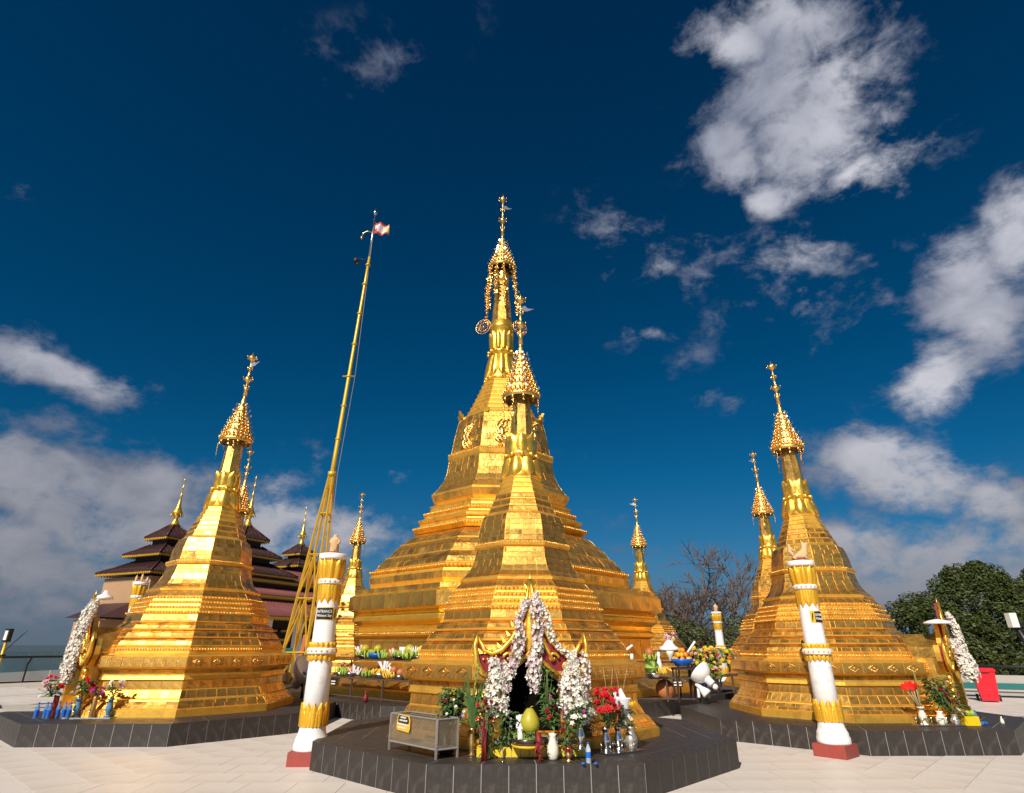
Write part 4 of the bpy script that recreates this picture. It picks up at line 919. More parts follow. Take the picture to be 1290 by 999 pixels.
vase('ceramic_vase', 'cream ceramic vase on the yellow step right of the offering bowl', 'jar', 'ceramic', (.50, 8.06, P0+.0), 1.08, .85)
bouquet('roses and dark leaves standing in the cream ceramic vase', (.48, 8.10, P0+.32), [('flowerr', 7, .032, 6, .12, (.1, .3)), ('flowerdr', 6, .03, 6, .12, (.05, .28)), ('flowerm', 4, .022, 5, .1, (.2, .36))], 80, .18, .34)
m_ = MB(); m_.tube([(0, 0, .30), (.01, -.02, .2), (-.01, -.03, .08)], [.03, .04, .015], 6)
for _ in range(24): leafq(m_, Vector((RND.uniform(-.04, .04), RND.uniform(-.05, 0), RND.uniform(.02, .28))), (RND.uniform(-1, 1), -.4, RND.uniform(-1, .2)), .07, .03)
m_.build('withered_spray', 'flowerdr', None, (.32, 7.93, P0), label='withered dark red spray drooping over the yellow step before the cream vase', cat='dried flowers')
vase('silver_vase', 'silver footed vase on the right end of the yellow step', 'trumpet', 'steel', (.84, 8.12, P0+.10), 1.05, .95)
bouquet('dark green leaves with magenta orchids above the silver footed vase', (.82, 8.12, P0+.36), [('flowerm', 6, .026, 5, .2, (.12, .34)), ('flowerw', 14, .03, 5, .17, (.02, .2))], 60, .2, .2)
bouquet('tall leafy green stem with small buds inside the front niche', (.46, 8.44, P0+.3), [('leafy', 12, .022, 5, .1, (.2, .72))], 90, .15, .72)
tray('steel tray holding three silver vases right of the yellow step', (1.40, 8.58, P0), .62, .2, .62)
for i, (x, y, kd, ms, lb) in enumerate(((1.20, 8.46, 'trumpet', 'steel', 'first silver vase in the tray, under the red flowers'), (1.38, 8.60, 'trumpet', 'steel', 'middle silver vase in the tray right of the yellow step'), (1.57, 8.74, 'jar', 'dullsteel', 'dull jar vase at the far end of the steel tray'))): vase('silver_vase', lb, kd, ms, (x, y, P0+.02), 1.0, 1.)
bouquet('big cluster of bright red flowers in the first silver vase', (1.24, 8.46, P0+.27), [('flowerr', 46, .048, 7, .17, (.18, .46))], 24, .12, .3)
bouquet('dry dark leaves under the red flowers in the middle silver vase', (1.38, 8.6, P0+.27), [('flowerdr', 10, .03, 6, .1, (.05, .2))], 40, .14, .24)
bouquet('yellow and white paper wrapped flowers at the right of the red cluster', (1.56, 8.78, P0+.24), [('flowery', 5, .05, 7, .10, (.16, .34)), ('flowerw', 3, .035, 6, .1, (.1, .3))], 24, .1, .26)
pp = MB(); pp.lathe([(.03, 0), (.09, .22), (.13, .36)], 8, caps=False); pp.add([(-.1, -.02, .3), (.08, 0, .34), (.02, .05, .48), (-.1, .05, .42)], [(0, 1, 2, 3)]); pp.build('paper_wrap', 'paper', None, (1.50, 8.84, P0+.24), .3, label='crumpled white paper cone around the yellow flowers', cat='paper')
def bottle(label, loc, material='clear', h=.21, label_m='bluepl', group=None, rz=0, lying=False):
    t = thing('water_bottle', label, 'bottle', loc, rz, group); s_ = h/.21
    if lying: t.rotation_euler = (0, pi/2, rz)
    m_ = MB(); m_.lathe([(.026*s_, 0), (.03*s_, .005), (.03*s_, .13*s_), (.026*s_, .15*s_), (.012*s_, .185*s_), (.012*s_, .195*s_)], 12); m_.build('bottle_body', material, t)
    m_ = MB(); m_.lathe([(.0305*s_, .055*s_), (.0308*s_, .06*s_), (.0308*s_, .11*s_), (.0305*s_, .115*s_)], 12, caps=False); m_.build('bottle_label', label_m, t)
    m_ = MB(); m_.lathe([(.0135*s_, .195*s_), (.0135*s_, .212*s_)], 10); m_.build('bottle_cap', 'bluepl', t)
    return t
bottle('clear water bottle with blue label standing at the front platform edge', (.90, 7.86, P0))
for dx, lb in ((-.07, 'left blue bottle cap lying beside the clear water bottle'), (.075, 'right blue bottle cap lying beside the clear water bottle')):
    m_ = MB(); m_.lathe([(.02, 0), (.022, .004), (.022, .016), (.018, .02)], 10); m_.build('bottle_cap', 'bluepl', None, (.90+dx, 7.80, P0), label=lb, cat='bottle cap')
m_ = MB(); m_.lathe([(.018, 0), (.02, .004), (.02, .016)], 10); m_.build('bottle_cap', 'steel', None, (-.10, 7.90, P0), label='small pale cap lying on the front platform edge left of centre', cat='bottle cap')
bouquet('dark leafy stems with small pale buds behind the brass vase', (-.36, 8.42, P0+.1), [('flowerw', 8, .022, 5, .14, (.3, .6)), ('flowerdr', 6, .03, 6, .14, (.2, .55))], 130, .2, .6)
bouquet('reddish dried leaves and greens right of the cream vase', (.66, 8.02, P0+.05), [('flowerdr', 12, .035, 6, .10, (.05, .34)), ('flowery', 2, .02, 6, .1, (.1, .3))], 60, .14, .34)
bouquet('dark greens with red blooms hanging before the right niche pillar', (.92, 8.36, P0+.2), [('flowerr', 6, .035, 6, .12, (.1, .5)), ('flowerm', 3, .03, 5, .12, (.1, .5))], 90, .16, .5)
vase('brass_cup', 'small brass cup standing in front of the reddish dried leaves', 'trumpet', 'brass', (.68, 7.98, P0), .5, .7)
# glass candle tank
tk = thing('glass_tank', 'steel framed glass candle box on four legs at the left of the front platform', 'candle box', (0, 0, 0))
A, B, Cc = Vector((-1.60, 8.78, 0)), Vector((-.90, 8.04, 0)), Vector((-.66, 8.22, 0)); D = A+(Cc-B); fz0, fz1 = P0+.10, P0+.42
cor = [A, B, Cc, D]
for p_ in cor:
    m_ = MB(); m_.box((p_.x, p_.y, (P0+fz1)/2), (.022, .022, fz1-P0), rz=.6); m_.build('leg', 'dullsteel', tk)
for i in range(4):
    a_, b_ = cor[i], cor[(i+1) % 4]
    for zz in (fz0, fz1):
        m_ = MB(); m_.tube([(a_.x, a_.y, zz), (b_.x, b_.y, zz)], .013, 4, sm=False); m_.build('frame_rail', 'dullsteel', tk)
    d = (b_-a_).normalized(); a2, b2 = a_+d*.012, b_-d*.012
    m_ = MB(); m_.add([(a2.x, a2.y, fz0), (b2.x, b2.y, fz0), (b2.x, b2.y, fz1), (a2.x, a2.y, fz1)], [(0, 1, 2, 3)]); m_.build('glass_pane', 'glass', tk)
m_ = MB(); m_.slab([(p_.x, p_.y) for p_ in cor], fz0-.006, fz0+.004); m_.build('tank_floor', 'dullsteel', tk)
m_ = MB(); ce = (A+Cc)/2
m_.slab([((p_.x-ce.x)*.9+ce.x, (p_.y-ce.y)*.9+ce.y) for p_ in cor], fz1-.03, fz1-.024); m_.build('dark_lid', 'blackpaint', tk)
sg = thing('temple_sign', 'yellow sign with white script tied to the front of the glass candle box', 'sign', (0, 0, 0))
n_ = Vector((-.73, -.69, 0)).normalized(); u = (B-A).normalized(); c0 = A+u*.33+n_*.02; c0.z = P0+.335
def SP(x, z, o=0): return c0+u*x+Vector((0, 0, z))+n_*o
m_ = MB(); outl = [(-.15, -.06), (-.13, -.085), (.13, -.10), (.15, -.06), (.15, .03), (.125, .085), (-.10, .095), (-.14, .06)]
m_.add([SP(x, z, 0) for x, z in outl]+[SP(x, z, .006) for x, z in outl], [tuple(range(7, -1, -1)), tuple(range(8, 16))]+[(i, (i+1) % 8, 8+(i+1) % 8, 8+i) for i in range(8)]); m_.build('sign_board', 'signy', sg)
m_ = MB(); m_.add([SP(x, z, .0085) for x, z in ((-.115, .0), (.12, -.01), (.13, .03), (.105, .075), (-.095, .085), (-.125, .05))], [(0, 1, 2, 3, 4, 5)]); m_.build('dark_field', 'board', sg)
m_ = MB()
for (zz, x0, x1, s_) in ((.062, -.055, .055, .014), (.028, -.075, .085, .013), (-.018, -.13, .13, .012), (-.055, -.10, .07, .012)):
    x = x0
    while x < x1:
        m_.tube([SP(x+s_*.55*cos(q), zz-.02*(x+.1)+s_*.55*sin(q), .011) for q in (.4, 1.4, 2.4, 3.4, 4.4, 5.4)], .0028, 4); x += s_*RND.uniform(1.15, 1.5)
        if RND.random() < .5: m_.tube([SP(x-s_*.6, zz-.02*(x+.1)-s_*.6, .011), SP(x-s_*.6, zz-.02*(x+.1)+s_*.95, .011)], .0025, 4)
m_.build('script', 'letters', sg, kind='stuff')
bouquet('round leafy plant with pink, white and violet flowers behind the glass candle box', (-.76, 8.44, P0+.30), [('flowerpk', 1, .055, 9, .01, (.22, .24)), ('flowerw', 12, .024, 6, .24, (.1, .40)), ('leafy', 26, .024, 6, .24, (.05, .42)), ('flowerl', 5, .03, 6, .24, (.1, .35)), ('flowerdr', 3, .026, 6, .2, (.3, .46))], 420, .27, .44, leafm='leaf', cat='plant', name='flowering_plant')
m_ = MB(); m_.lathe([(.07, 0), (.10, .02), (.12, .25), (.13, .38), (.12, .38)], 14); m_.build('plant_pot', 'bronze', None, (-.82, 8.46, P0), label='dark pot holding the round flowering plant behind the glass box', cat='pot')
m_ = MB()
for k in range(4): m_.tube([(.07*k-.1, 0, 0), (.07*k-.1+RND.uniform(-.05, .05), .02, .42), (.07*k-.08+RND.uniform(-.1, .1), 0, .72)], .003, 3)
m_.build('incense_sticks', 'drystem', None, (1.42, 8.86, P0+.25), label='thin tall incense sticks standing behind the yellow flowers', cat='incense', kind=None)

# items at the front left stupa ------------------------------------------------------
vase('dark_vase', 'tall dark red vase holding the red and white bouquet at far left', 'tube', 'flowerdr', (-8.72, 12.5, P0), 1.3, 1.1)
bouquet('mixed red, pink and white bouquet in the tall dark vase at far left', (-8.80, 12.45, P0+.34), [('flowerr', 9, .05, 6, .2, (.12, .36)), ('flowerpk', 7, .05, 6, .18, (.1, .32)), ('flowerw', 5, .04, 6, .32, (.0, .2)), ('flowery', 4, .03, 6, .3, (.1, .3))], 60, .25, .25)
for i, (x, y, lb) in enumerate(((-8.74, 12.1, 'first blue water bottle from the left on the front left platform'), (-8.62, 12.16, 'second blue water bottle from the left in the row'), (-8.50, 12.08, 'third blue water bottle from the left in the row'), (-8.42, 12.2, 'fourth blue water bottle, set back behind the third'), (-8.28, 12.16, 'fifth blue water bottle, next to the yellow vessel'), (-8.16, 12.12, 'rightmost blue water bottle in front of the blue vase'))):
    bottle(lb, (x, y, P0), 'bluew', .27, 'bluepl', 'blue water bottles in a row at the far left')
m_ = MB(); m_.lathe([(.05, 0), (.06, .02), (.062, .16), (.04, .2), (.05, .23)], 12); m_.build('yellow_vessel', 'yellowpl', None, (-8.22, 12.32, P0), label='yellow vessel between the blue bottles and the blue vase', cat='vessel')
tray('steel tray with three flower vases before the front left stupa', (-7.83, 12.24, P0), .86, .22, .04)
vase('blue_vase', 'light blue vase with red roses at the left end of the left tray', 'trumpet', 'bluegrey', (-8.12, 12.26, P0+.02), 1.15, 1.1)
bouquet('red roses with dark leaves in the left blue vase below the thick garland', (-8.12, 12.3, P0+.34), [('flowerr', 12, .045, 7, .22, (.1, .34)), ('flowerpk', 3, .04, 7, .15, (.1, .25)), ('flowerw', 2, .04, 7, .25, (.02, .1))], 130, .28, .32)
vase('gold_vase', 'straight gold vase with magenta orchids in the middle of the left tray', 'tube', 'brass', (-7.82, 12.26, P0+.02), 1.25, 1.05)
bouquet('magenta orchids in the straight gold vase', (-7.82, 12.26, P0+.36), [('flowerm', 9, .045, 5, .10, (.02, .16))], 5, .08, .08)
vase('blue_vase', 'grey blue vase with white flowers at the right end of the left tray', 'trumpet', 'bluegrey', (-7.52, 12.26, P0+.02), 1.1, 1.1)
bouquet('white and magenta bouquet in the right blue vase of the left tray', (-7.52, 12.26, P0+.33), [('flowerw', 9, .055, 7, .17, (.08, .30)), ('flowerm', 3, .045, 5, .18, (.18, .3))], 50, .16, .2)
pc = MB(); pc.lathe([(.02, .0), (.10, .03), (.18, .02), (.16, .08), (.06, .13), (.03, .2)], 9); pc.build('white_cloth', 'paper', None, (-8.66, 13.02, 2.47), .4, label='crumpled white cloth on top of the front left niche garland', cat='cloth')
# items at the front right stupa ------------------------------------------------------
tray('steel tray with vases before the front right stupa', (7.36, 11.38, P0), .80, .22, 0)
vase('painted_vase', 'white vase with red painting holding stiff red anthuriums', 'trumpet', 'ceramic', (7.10, 11.36, P0+.02), 1.0, 1.1)
t = thing('anthurium_bunch', 'glossy red anthuriums on straight pale stalks in the painted vase', 'flowers', (7.10, 11.36, P0+.25))
for i in range(4):
    m_ = MB(); e_ = Vector((-.18+.05*i, -.02*i, .32+.035*(i % 2))); 
    m_.tube([(0, 0, 0), e_*.5, e_], .007, 5, 1)
    q = [(0, 0, -.06), (.05, 0, -.04), (.075, 0, .01), (.05, 0, .07), (.0, 0, .05), (-.05, 0, .07), (-.075, 0, .01), (-.05, 0, -.04)]
    m_.add([(0, -.03, 0)]+q, [(0, k+1, (k+1) % 8+1) for k in range(8)], 0, True, Matrix.Translation(e_+Vector((0, -.01, .03))) @ Matrix.Rotation(i*.5-.7, 4, 'Z') @ Matrix.Rotation(.3*i-.4, 4, 'Y'))
    m_.build('anthurium', ['anth', 'drystem'], t)
m_ = MB()
for i in range(5): m_.add([(-.01, .02*i, 0), (.01, .02*i, 0), (.05+.012*i, .02*i, .45), (.03+.02*i, .02*i, .70-.05*i), (.02+.01*i, .02*i, .45)], [(0, 1, 2, 4), (4, 2, 3)])
m_.build('green_spike', 'leafy', t)
m_ = MB(); m_.tube([(0, 0, 0), (.02, 0, .3), (.03, 0, .42)], .004, 4); [m_.blob((.03+RND.uniform(-.03, .03), RND.uniform(-.02, .02), .34+.03*k), .016, 5, 4) for k in range(6)]; m_.build('berry_spray', 'flowerr', t)
vase('white_vase', 'small white jar vase in the middle of the right tray', 'jar', 'ceramic', (7.42, 11.38, P0+.02), .8, .95)
bouquet('big dark leafy bouquet with deep red blooms above the right tray', (7.50, 11.44, P0+.26), [('flowerdr', 14, .045, 7, .16, (.1, .36)), ('flowerr', 5, .03, 6, .18, (.06, .3))], 190, .34, .5, ll=.16, lw=.05)
bouquet('long blue green leaves leaning right of the dark leafy bouquet', (7.72, 11.5, P0+.1), [('flowerw', 5, .03, 6, .2, (.3, .6)), ('flowerpk', 3, .03, 6, .2, (.3, .5)), ('flowerdr', 6, .04, 6, .16, (.15, .4))], 120, .34, .55, ll=.2, lw=.035)
vase('wire_vase', 'dark wire handled vase at the right end of the right tray', 'jar', 'dullsteel', (7.66, 11.38, P0+.02), .6, .9)
m_ = MB(); m_.slab([(-.12, -.10), (.13, -.08), (.12, .10), (-.13, .09)], 0, .14); m_.build('yellow_box', 'yellowpl', None, (7.98, 11.5, P0), -.15, label='yellow box with green fruit on top at the right of the right tray', cat='box')
for i, (dx, lb) in enumerate(((-.02, 'left green mango on the yellow box'), (.07, 'right green mango on the yellow box'))):
    m_ = MB(); m_.blob((0, 0, .045), (.055, .04, .045), 10, 7); m_.build('green_mango', 'banana', None, (8.0+dx, 11.48+.02*i, P0+.14), .5*i, label=lb, cat='fruit')
cd = MB(); cd.lathe([(.022, 0), (.026, .02), (.02, .12), (.01, .17), (.004, .18)], 10); o = cd.build('candle', 'candle', None, (7.86, 11.45, P0+.15), label='white candle leaning against the green mangoes on the yellow box', cat='candle'); o.rotation_euler = (0, -.5, 0)
bottle('upright water bottle behind the yellow box on the right platform', (8.26, 11.7, P0), 'bluew')
bottle('water bottle lying beside the yellow box on the right platform', (8.12, 11.44, P0+.03), 'bluew', rz=.4, lying=True)
m_ = MB(); m_.lathe([(.03, 0), (.032, .005), (.03, .05), (.01, .09), (.012, .11)], 10); m_.build('small_flask', 'ceramic', None, (8.74, 11.75, P0), label='small pale flask standing alone near the right platform corner', cat='flask')
pr_ = thing('white_parasol', 'small white parasol on a dark stick beside the front right niche', 'parasol', (8.27, 12.05, P0))
m_ = MB(); m_.lathe([(.24, 1.66), (.235, 1.69), (.15, 1.72), (.02, 1.745)], 18); m_.build('parasol_canopy', 'paper', pr_)
m_ = MB(); m_.tube([(0, 0, .1), (0, 0, 1.68)], .01, 5); m_.build('parasol_stick', 'blackpaint', pr_)

# ------------------------------------------------------------------ offering tables
def shelf(name, label, c, L_, rz, tiers, W, cat='table'):
    t = thing(name, label, cat, (c[0], c[1], P0), rz)
    for (y, z) in tiers:
        m_ = MB(); m_.box((0, y, z-.02), (L_, W, .035)); m_.build('shelf_board', 'tabletop', t)
    for sx in (-1, -.33, .33, 1):
        m_ = MB(); m_.box((sx*(L_/2-.05), tiers[0][0]-W/2+.04, tiers[0][1]/2-.02), (.035, .035, tiers[0][1]-.04)); m_.build('leg', 'tabletop', t)
        m_ = MB(); m_.box((sx*(L_/2-.05), tiers[1][0]+W/2-.04, tiers[1][1]/2-.02), (.035, .035, tiers[1][1]-.04)); m_.build('leg', 'tabletop', t)
    m_ = MB(); m_.box((0, tiers[0][0]-W/2+.04, .06), (L_-.1, .025, .025)); m_.build('foot_rail', 'tabletop', t)
    return t
LT = shelf('offering_table', 'dark two tier table crowded with fruit bowls left of the front stupa', (-3.50, 16.35), 4.2, PHI-pi/4, [(0, .50), (.44, .92)], .46)
RT = shelf('offering_table', 'dark two tier table with watermelon and blue basin right of the front stupa', (3.45, 16.2), 2.5, 0, [(0, .54), (.42, .90)], .46)
RT2 = shelf('offering_table', 'low dark table piled with bright flowers behind the white floodlight', (5.9, 18.2), 2.6, .85, [(0, .5), (.42, .85)], .46)
def dirL(s, dy, z): # along the left table
    a = PHI-pi/4; return (-3.50+cos(a)*s-sin(a)*dy, 16.35+sin(a)*s+cos(a)*dy, P0+z)
def bowl(label, loc, r=.13, material='steel', h=.07, cat='bowl', name='offering_bowl'):
    r *= 1.3; h *= 1.25
    m_ = MB(); m_.lathe([(r*.55, 0), (r*.62, .01), (r*.9, h*.6), (r, h), (r*.95, h*.97), (r*.8, h*.6)], 20); return m_.build(name, material, None, loc, label=label, cat=cat)
def bananas(label, loc, r=.12, material='banana', n=16, cat='bananas'):
    r *= 1.3
    t = thing('banana_bunch', label, cat, loc)
    m_ = MB(); m_.tube([(-.01, 0, 0), (.016, 0, .06), (.012, 0, .13), (-.016, 0, .18)], [.008, .022, .022, .007], 6); me = m_.mesh('banana', material)
    for i in range(n):
        a = 2*pi*i/n; q = r*(.35+.5*(i % 3)/2); o = ob('banana', me, t, (q*cos(a), q*sin(a), .0)); o.rotation_euler = (RND.uniform(-.3, .3), RND.uniform(-.2, .5), a)
    return t
def fruit(name, label, loc, r, material, cat, sz=1.):
    r *= 1.3
    m_ = MB(); m_.lathe([(.01, 0)]+[(r*sin(pi*(k+.6)/8), r*sz*(1-cos(pi*(k+.6)/8))) for k in range(7)]+[(.008, 2*r*sz)], 14); m_.tube([(0, 0, 2*r*sz*.97), (.01, 0, 2*r*sz*1.08)], .006, 4)
    return m_.build(name, material, None, loc, label=label, cat=cat)
def paperfan(label, loc, n=5, h=.22, name='paper_streamers', cat='paper'):
    m_ = MB()
    for i in range(n):
        a = -.6+1.2*i/max(1, n-1)+RND.uniform(-.22, .22); w = RND.uniform(.010, .024)
        h = h*RND.uniform(.82, 1.12)
        m_.add([(-w, .01*i, 0), (w, .01*i, 0), (sin(a)*h+w*1.3, .01*i-.02, h*cos(a)), (sin(a)*h-w*1.3, .01*i-.02, h*cos(a)*1.05)], [(0, 1, 2, 3)])
    return m_.build(name, 'paper', None, loc, label=label, cat=cat)
S1, S2 = .50, .92
def coco(s, dy, z, lb): 
    bowl('dark steel bowl under '+lb, dirL(s, dy, z), .13, 'steel'); fruit('coconut', lb, dirL(s, dy, z+.05), .078, 'coconut', 'coconut', .95)
    m_ = MB(); [leafq(m_, Vector((.07*cos(a_*.7), .07*sin(a_*.7), .06)), (cos(a_*.7), sin(a_*.7), .8), .11, .045) for a_ in range(9)]; m_.build('bowl_greens', 'leafy', None, dirL(s, dy, z), label='green leaves tucked in the bowl of '+lb, cat='greens')
coco(-1.02, -.02, S1, 'first coconut from the left on the lower shelf')
paperfan('white paper streamers beside the first coconut', dirL(-.88, -.05, S1+.05), 4)
coco(-.36, -.02, S1, 'second coconut from the left on the lower shelf')
paperfan('white streamers between the two left coconuts', dirL(-.66, -.05, S1+.05), 3, .2)
bowl('large silver basin of yellow bananas on the lower left shelf', dirL(.34, -.02, S1), .2, 'steel', .09, 'basin')
bananas('yellow banana hands in the large silver basin', dirL(.34, -.02, S1+.05), .19, 'bananay', 26)
paperfan('tall white and violet paper fan in the banana basin', dirL(.36, .02, S1+.15), 6, .3)
coco(1.12, -.02, S1, 'rightmost coconut on the lower left shelf')
bowl('silver bowl of green bananas at the left end of the lower shelf', dirL(-1.5, -.02, S1), .14, 'steel'); bananas('green bananas at the left end of the lower shelf', dirL(-1.5, -.02, S1+.05), .12, 'banana')
bouquet('red flower spike standing in the leftmost bowl of the lower shelf', dirL(-1.48, 0, S1+.08), [('flowerr', 10, .03, 6, .05, (.1, .3)), ('flowerpk', 5, .03, 6, .05, (.08, .26))], 6, .05, .15)
bowl('dark bowl of green bananas and pomelo on the upper shelf left end', dirL(-1.15, .44, S2), .17, 'bronze'); bananas('green bananas in the dark bowl at the upper left', dirL(-1.15, .42, S2+.05), .15); fruit('pomelo', 'yellow green pomelo on the green bananas at the upper left', dirL(-1.15, .44, S2+.12), .10, 'pomelo', 'fruit', .9)
bowl('bright blue plastic basin on the upper left shelf', dirL(-.55, .44, S2), .20, 'bluepl', .11, 'basin'); bananas('pale green fruit heaped in the bright blue basin', dirL(-.55, .44, S2+.07), .17, 'banana', 20); fruit('pomelo', 'yellow pomelo wrapped in foil in the bright blue basin', dirL(-.55, .44, S2+.14), .09, 'pomelo', 'fruit', .9)
m_ = MB(); m_.lathe([(.07, 0), (.12, .05), (.14, .12), (.12, .2), (.06, .24), (.055, .26), (.07, .27)], 18); m_.build('clay_jar', 'clay', None, dirL(.12, .46, S2+.02), label='round brown clay jar on the upper left shelf beside a white card', cat='jar')
m_ = MB(); m_.box((0, 0, .13), (.17, .02, .26)); m_.build('white_card', 'paper', None, dirL(.50, .46, S2+.04), PHI-.4, label='blank white card standing on the upper left shelf between fruit', cat='card')
bowl('dark bowl of green bananas right of the clay jar', dirL(.55, .40, S2), .19, 'bronze'); bananas('green bananas before the white card on the upper shelf', dirL(.55, .38, S2+.05), .18, 'banana', 22); fruit('pomelo', 'green pomelo behind the bananas right of the white card', dirL(.80, .46, S2+.1), .10, 'pomelo', 'fruit')
paperfan('pink and white paper flowers right of the green pomelo', dirL(1.08, .42, S2+.12), 6, .24)
bowl('dark bowl of small bananas right on the upper shelf', dirL(1.28, .40, S2), .17, 'bronze'); bananas('pale yellow green bananas in the right dark bowl', dirL(1.28, .38, S2+.05), .16, 'banana', 18)
fruit('pomelo', 'yellow fruit topping the right dark bowl of bananas', dirL(1.30, .44, S2+.1), .075, 'bananay', 'fruit', 1.2)
m_ = MB(); m_.blob((0, 0, .06), (.1, .08, .06), 8, 5, jit=.2); m_.build('foil_parcel', 'darkmetal', None, dirL(1.62, .42, S2), label='dark foil parcel on the upper shelf beside the front stupa', cat='parcel')
paperfan('single pink paper streamer standing beside the dark foil parcel', dirL(1.72, .44, S2+.05), 2, .34)
bouquet('lilac and white flowers rising behind the left flank of the front stupa', dirL(1.95, .5, S2+.1), [('flowerl', 12, .05, 6, .12, (.30, .56)), ('flowerw', 4, .04, 6, .12, (.3, .55))], 40, .12, .4)
vase('dark_vase', 'dark vase holding the lilac flowers on the upper left shelf', 'slim', 'bronze', dirL(1.95, .5, S2), 1.0, 1.2)
m_ = MB(); m_.lathe([(.04, 0), (.06, .03), (.065, .1), (.03, .16), (.025, .2), (.04, .24)], 12); m_.build('small_jar', 'darkred', None, (-3.52, 15.72, P0), label='small dark red jar with a pale label standing on the platform edge', cat='jar')
for (x, y, z, rz, lb) in ((-4.62, 16.75, P0+.37, PHI-pi/4, 'small white notice hung under the left end of the left table'), (4.1, 15.92, P0+.40, 0, 'small notice hung under the front edge of the right table')):
    t = thing('table_notice', lb, 'notice', (x, y, z), rz); m_ = MB(); m_.box((0, 0, 0), (.24, .012, .14)); m_.build('notice_board', 'board', t)
    for dz in (.03, -.03): m_ = MB(); m_.box((0, -.008, dz), (.19, .004, .028)); m_.build('notice_line', 'letters', t)
for i, (s_, dy, z_, mt, lb) in enumerate(((-1.25, -.05, S1, 'banana', 'green bananas between the spike bowl and the first coconut'), (-.15, -.05, S1, 'banana', 'green bananas left of the large silver basin'), (.78, -.04, S1, 'bananay', 'small yellow bananas right of the large silver basin'), (-.85, .42, S2, 'banana', 'green bananas between the upper pomelo and the blue basin'), (-.15, .42, S2, 'banana', 'green bananas between the blue basin and the clay jar'), (.92, .38, S2, 'banana', 'green bananas between the two dark upper bowls'), (1.55, -.04, S1, 'banana', 'green bananas at the right end of the lower left shelf'))):
    bananas(lb, dirL(s_, dy, z_), .12, mt, 14)
for i, (s_, dy, z_, lb) in enumerate(((.72, 0, S1+.02, 'short paper streamers right of the yellow banana basin'), (-1.4, .44, S2+.1, 'paper streamers at the far left of the upper shelf'), (.35, .3, S2+.02, 'small paper streamers before the clay jar'))): paperfan(lb, dirL(s_, dy, z_), 5, .24)
fruit('coconut', 'third coconut on the lower left shelf, beside the small yellow bananas', dirL(.80, .02, S1+.1), .075, 'coconut', 'coconut', .95)
# right table goods
bowl('steel bowl of striped melon on the lower right shelf', (3.55, 15.95, P0+.54), .17, 'steel', .08)
t = thing('watermelon', 'striped green melon beside yellow bananas on the right table', 'melon', (3.52, 15.98, P0+.60)); t.scale = (1.5,)*3
for k in range(10):
    m_ = MB(); a0, a1 = 2*pi*k/10, 2*pi*(k+1)/10; vs = []
    for i in range(7):
        th = pi*i/6
        for a in (a0, a1): vs.append((.13*sin(th)*cos(a), .15*cos(th), .10+.11*sin(th)*sin(a)))
    m_.add(vs, [(2*i, 2*i+1, 2*i+3, 2*i+2) for i in range(6)], 0, True); m_.build('melon_stripe', 'leaf' if k % 2 else 'banana', t)
bananas('yellow bananas in front of the striped melon', (3.70, 15.86, P0+.60), .11, 'bananay', 12)
m_ = MB(); m_.lathe([(.03, 0), (.10, .05), (.06, .25), (.03, .38), (.05, .42), (.03, .5)], 8); m_.build('white_wrap', 'paper', None, (3.74, 16.12, P0+.62), label='white paper wrapped offering behind the striped melon', cat='parcel')
fruit('coconut', 'brown coconut at the left end of the right table upper shelf', (2.95, 16.5, P0+.93), .09, 'coconut', 'coconut')
fruit('coconut', 'brown coconut in the middle of the right table upper shelf', (3.60, 16.5, P0+.96), .10, 'coconut', 'coconut')
bananas('green bananas around the middle coconut on the right table', (3.62, 16.45, P0+.90), .17, 'banana', 14)
o = MB(); o.lathe([(.035, 0), (.035, .5)], 10); q = o.build('paper_roll', 'paper', None, (2.72, 16.35, P0+1.0), label='white paper roll leaning at the left end of the right table', cat='paper'); q.rotation_euler = (0, 1.0, 0)
cd = MB(); cd.lathe([(.045, 0), (.045, .17)], 12); cd.build('candle', 'candle', None, (3.08, 16.25, P0+.90), label='short white candle on the upper shelf right of the paper roll', cat='candle')
m_ = MB(); m_.lathe([(.035, 0), (.03, .04), (.05, .08), (.09, .16), (.095, .24), (.085, .24)], 14); m_.build('white_cup', 'ceramic', None, (4.08, 16.3, P0+.90), label='white footed cup on the right table before the grey cloth', cat='cup')
m_ = MB(); m_.lathe([(.28, 0), (.26, .06), (.16, .12), (.10, .2), (.03, .26)], 9, jit=0) if False else m_.lathe([(.28, 0), (.26, .06), (.16, .12), (.10, .2), (.03, .26)], 9); m_.build('grey_cloth', 'paper', None, (4.20, 16.8, P0+1.15), .3, label='crumpled pale cloth on a stand behind the white footed cup', cat='cloth')
m_ = MB(); m_.box((0, 0, -.11), (1.1, .4, .03)); m_.box((-.5, 0, -.18), (.03, .3, .3)); m_.box((.5, 0, -.18), (.03, .3, .3)); m_.build('small_stand', 'wood', None, (4.15, 16.85, P0+1.24), label='small wooden stand under the crumpled pale cloth', cat='stand')
bouquet('pink and white artificial flowers above the crumpled pale cloth', (4.30, 16.9, P0+1.3), [('flowerpk', 14, .06, 6, .16, (.12, .3)), ('flowerw', 8, .05, 6, .16, (.05, .25)), ('flowery', 4, .05, 6, .2, (.0, .12))], 10, .1, .15)
bowl('vivid blue basin heaped with orange fruit on the right table', (4.28, 15.95, P0+.80), .22, 'bluepl', .13, 'basin')
t = thing('fruit_heap', 'orange and yellow fruit heaped in the vivid blue basin', 'fruit', (4.28, 15.95, P0+.92))
m_ = MB(); m_.blob((0, 0, 0), .065, 8, 6); me = m_.mesh('orange_fruit', 'orange'); me2 = bpy.data.meshes.new_from_object(ob('x_', me)); bpy.data.objects.remove(bpy.data.objects['x_']); me2.materials.clear(); me2.materials.append(M['bananay'])
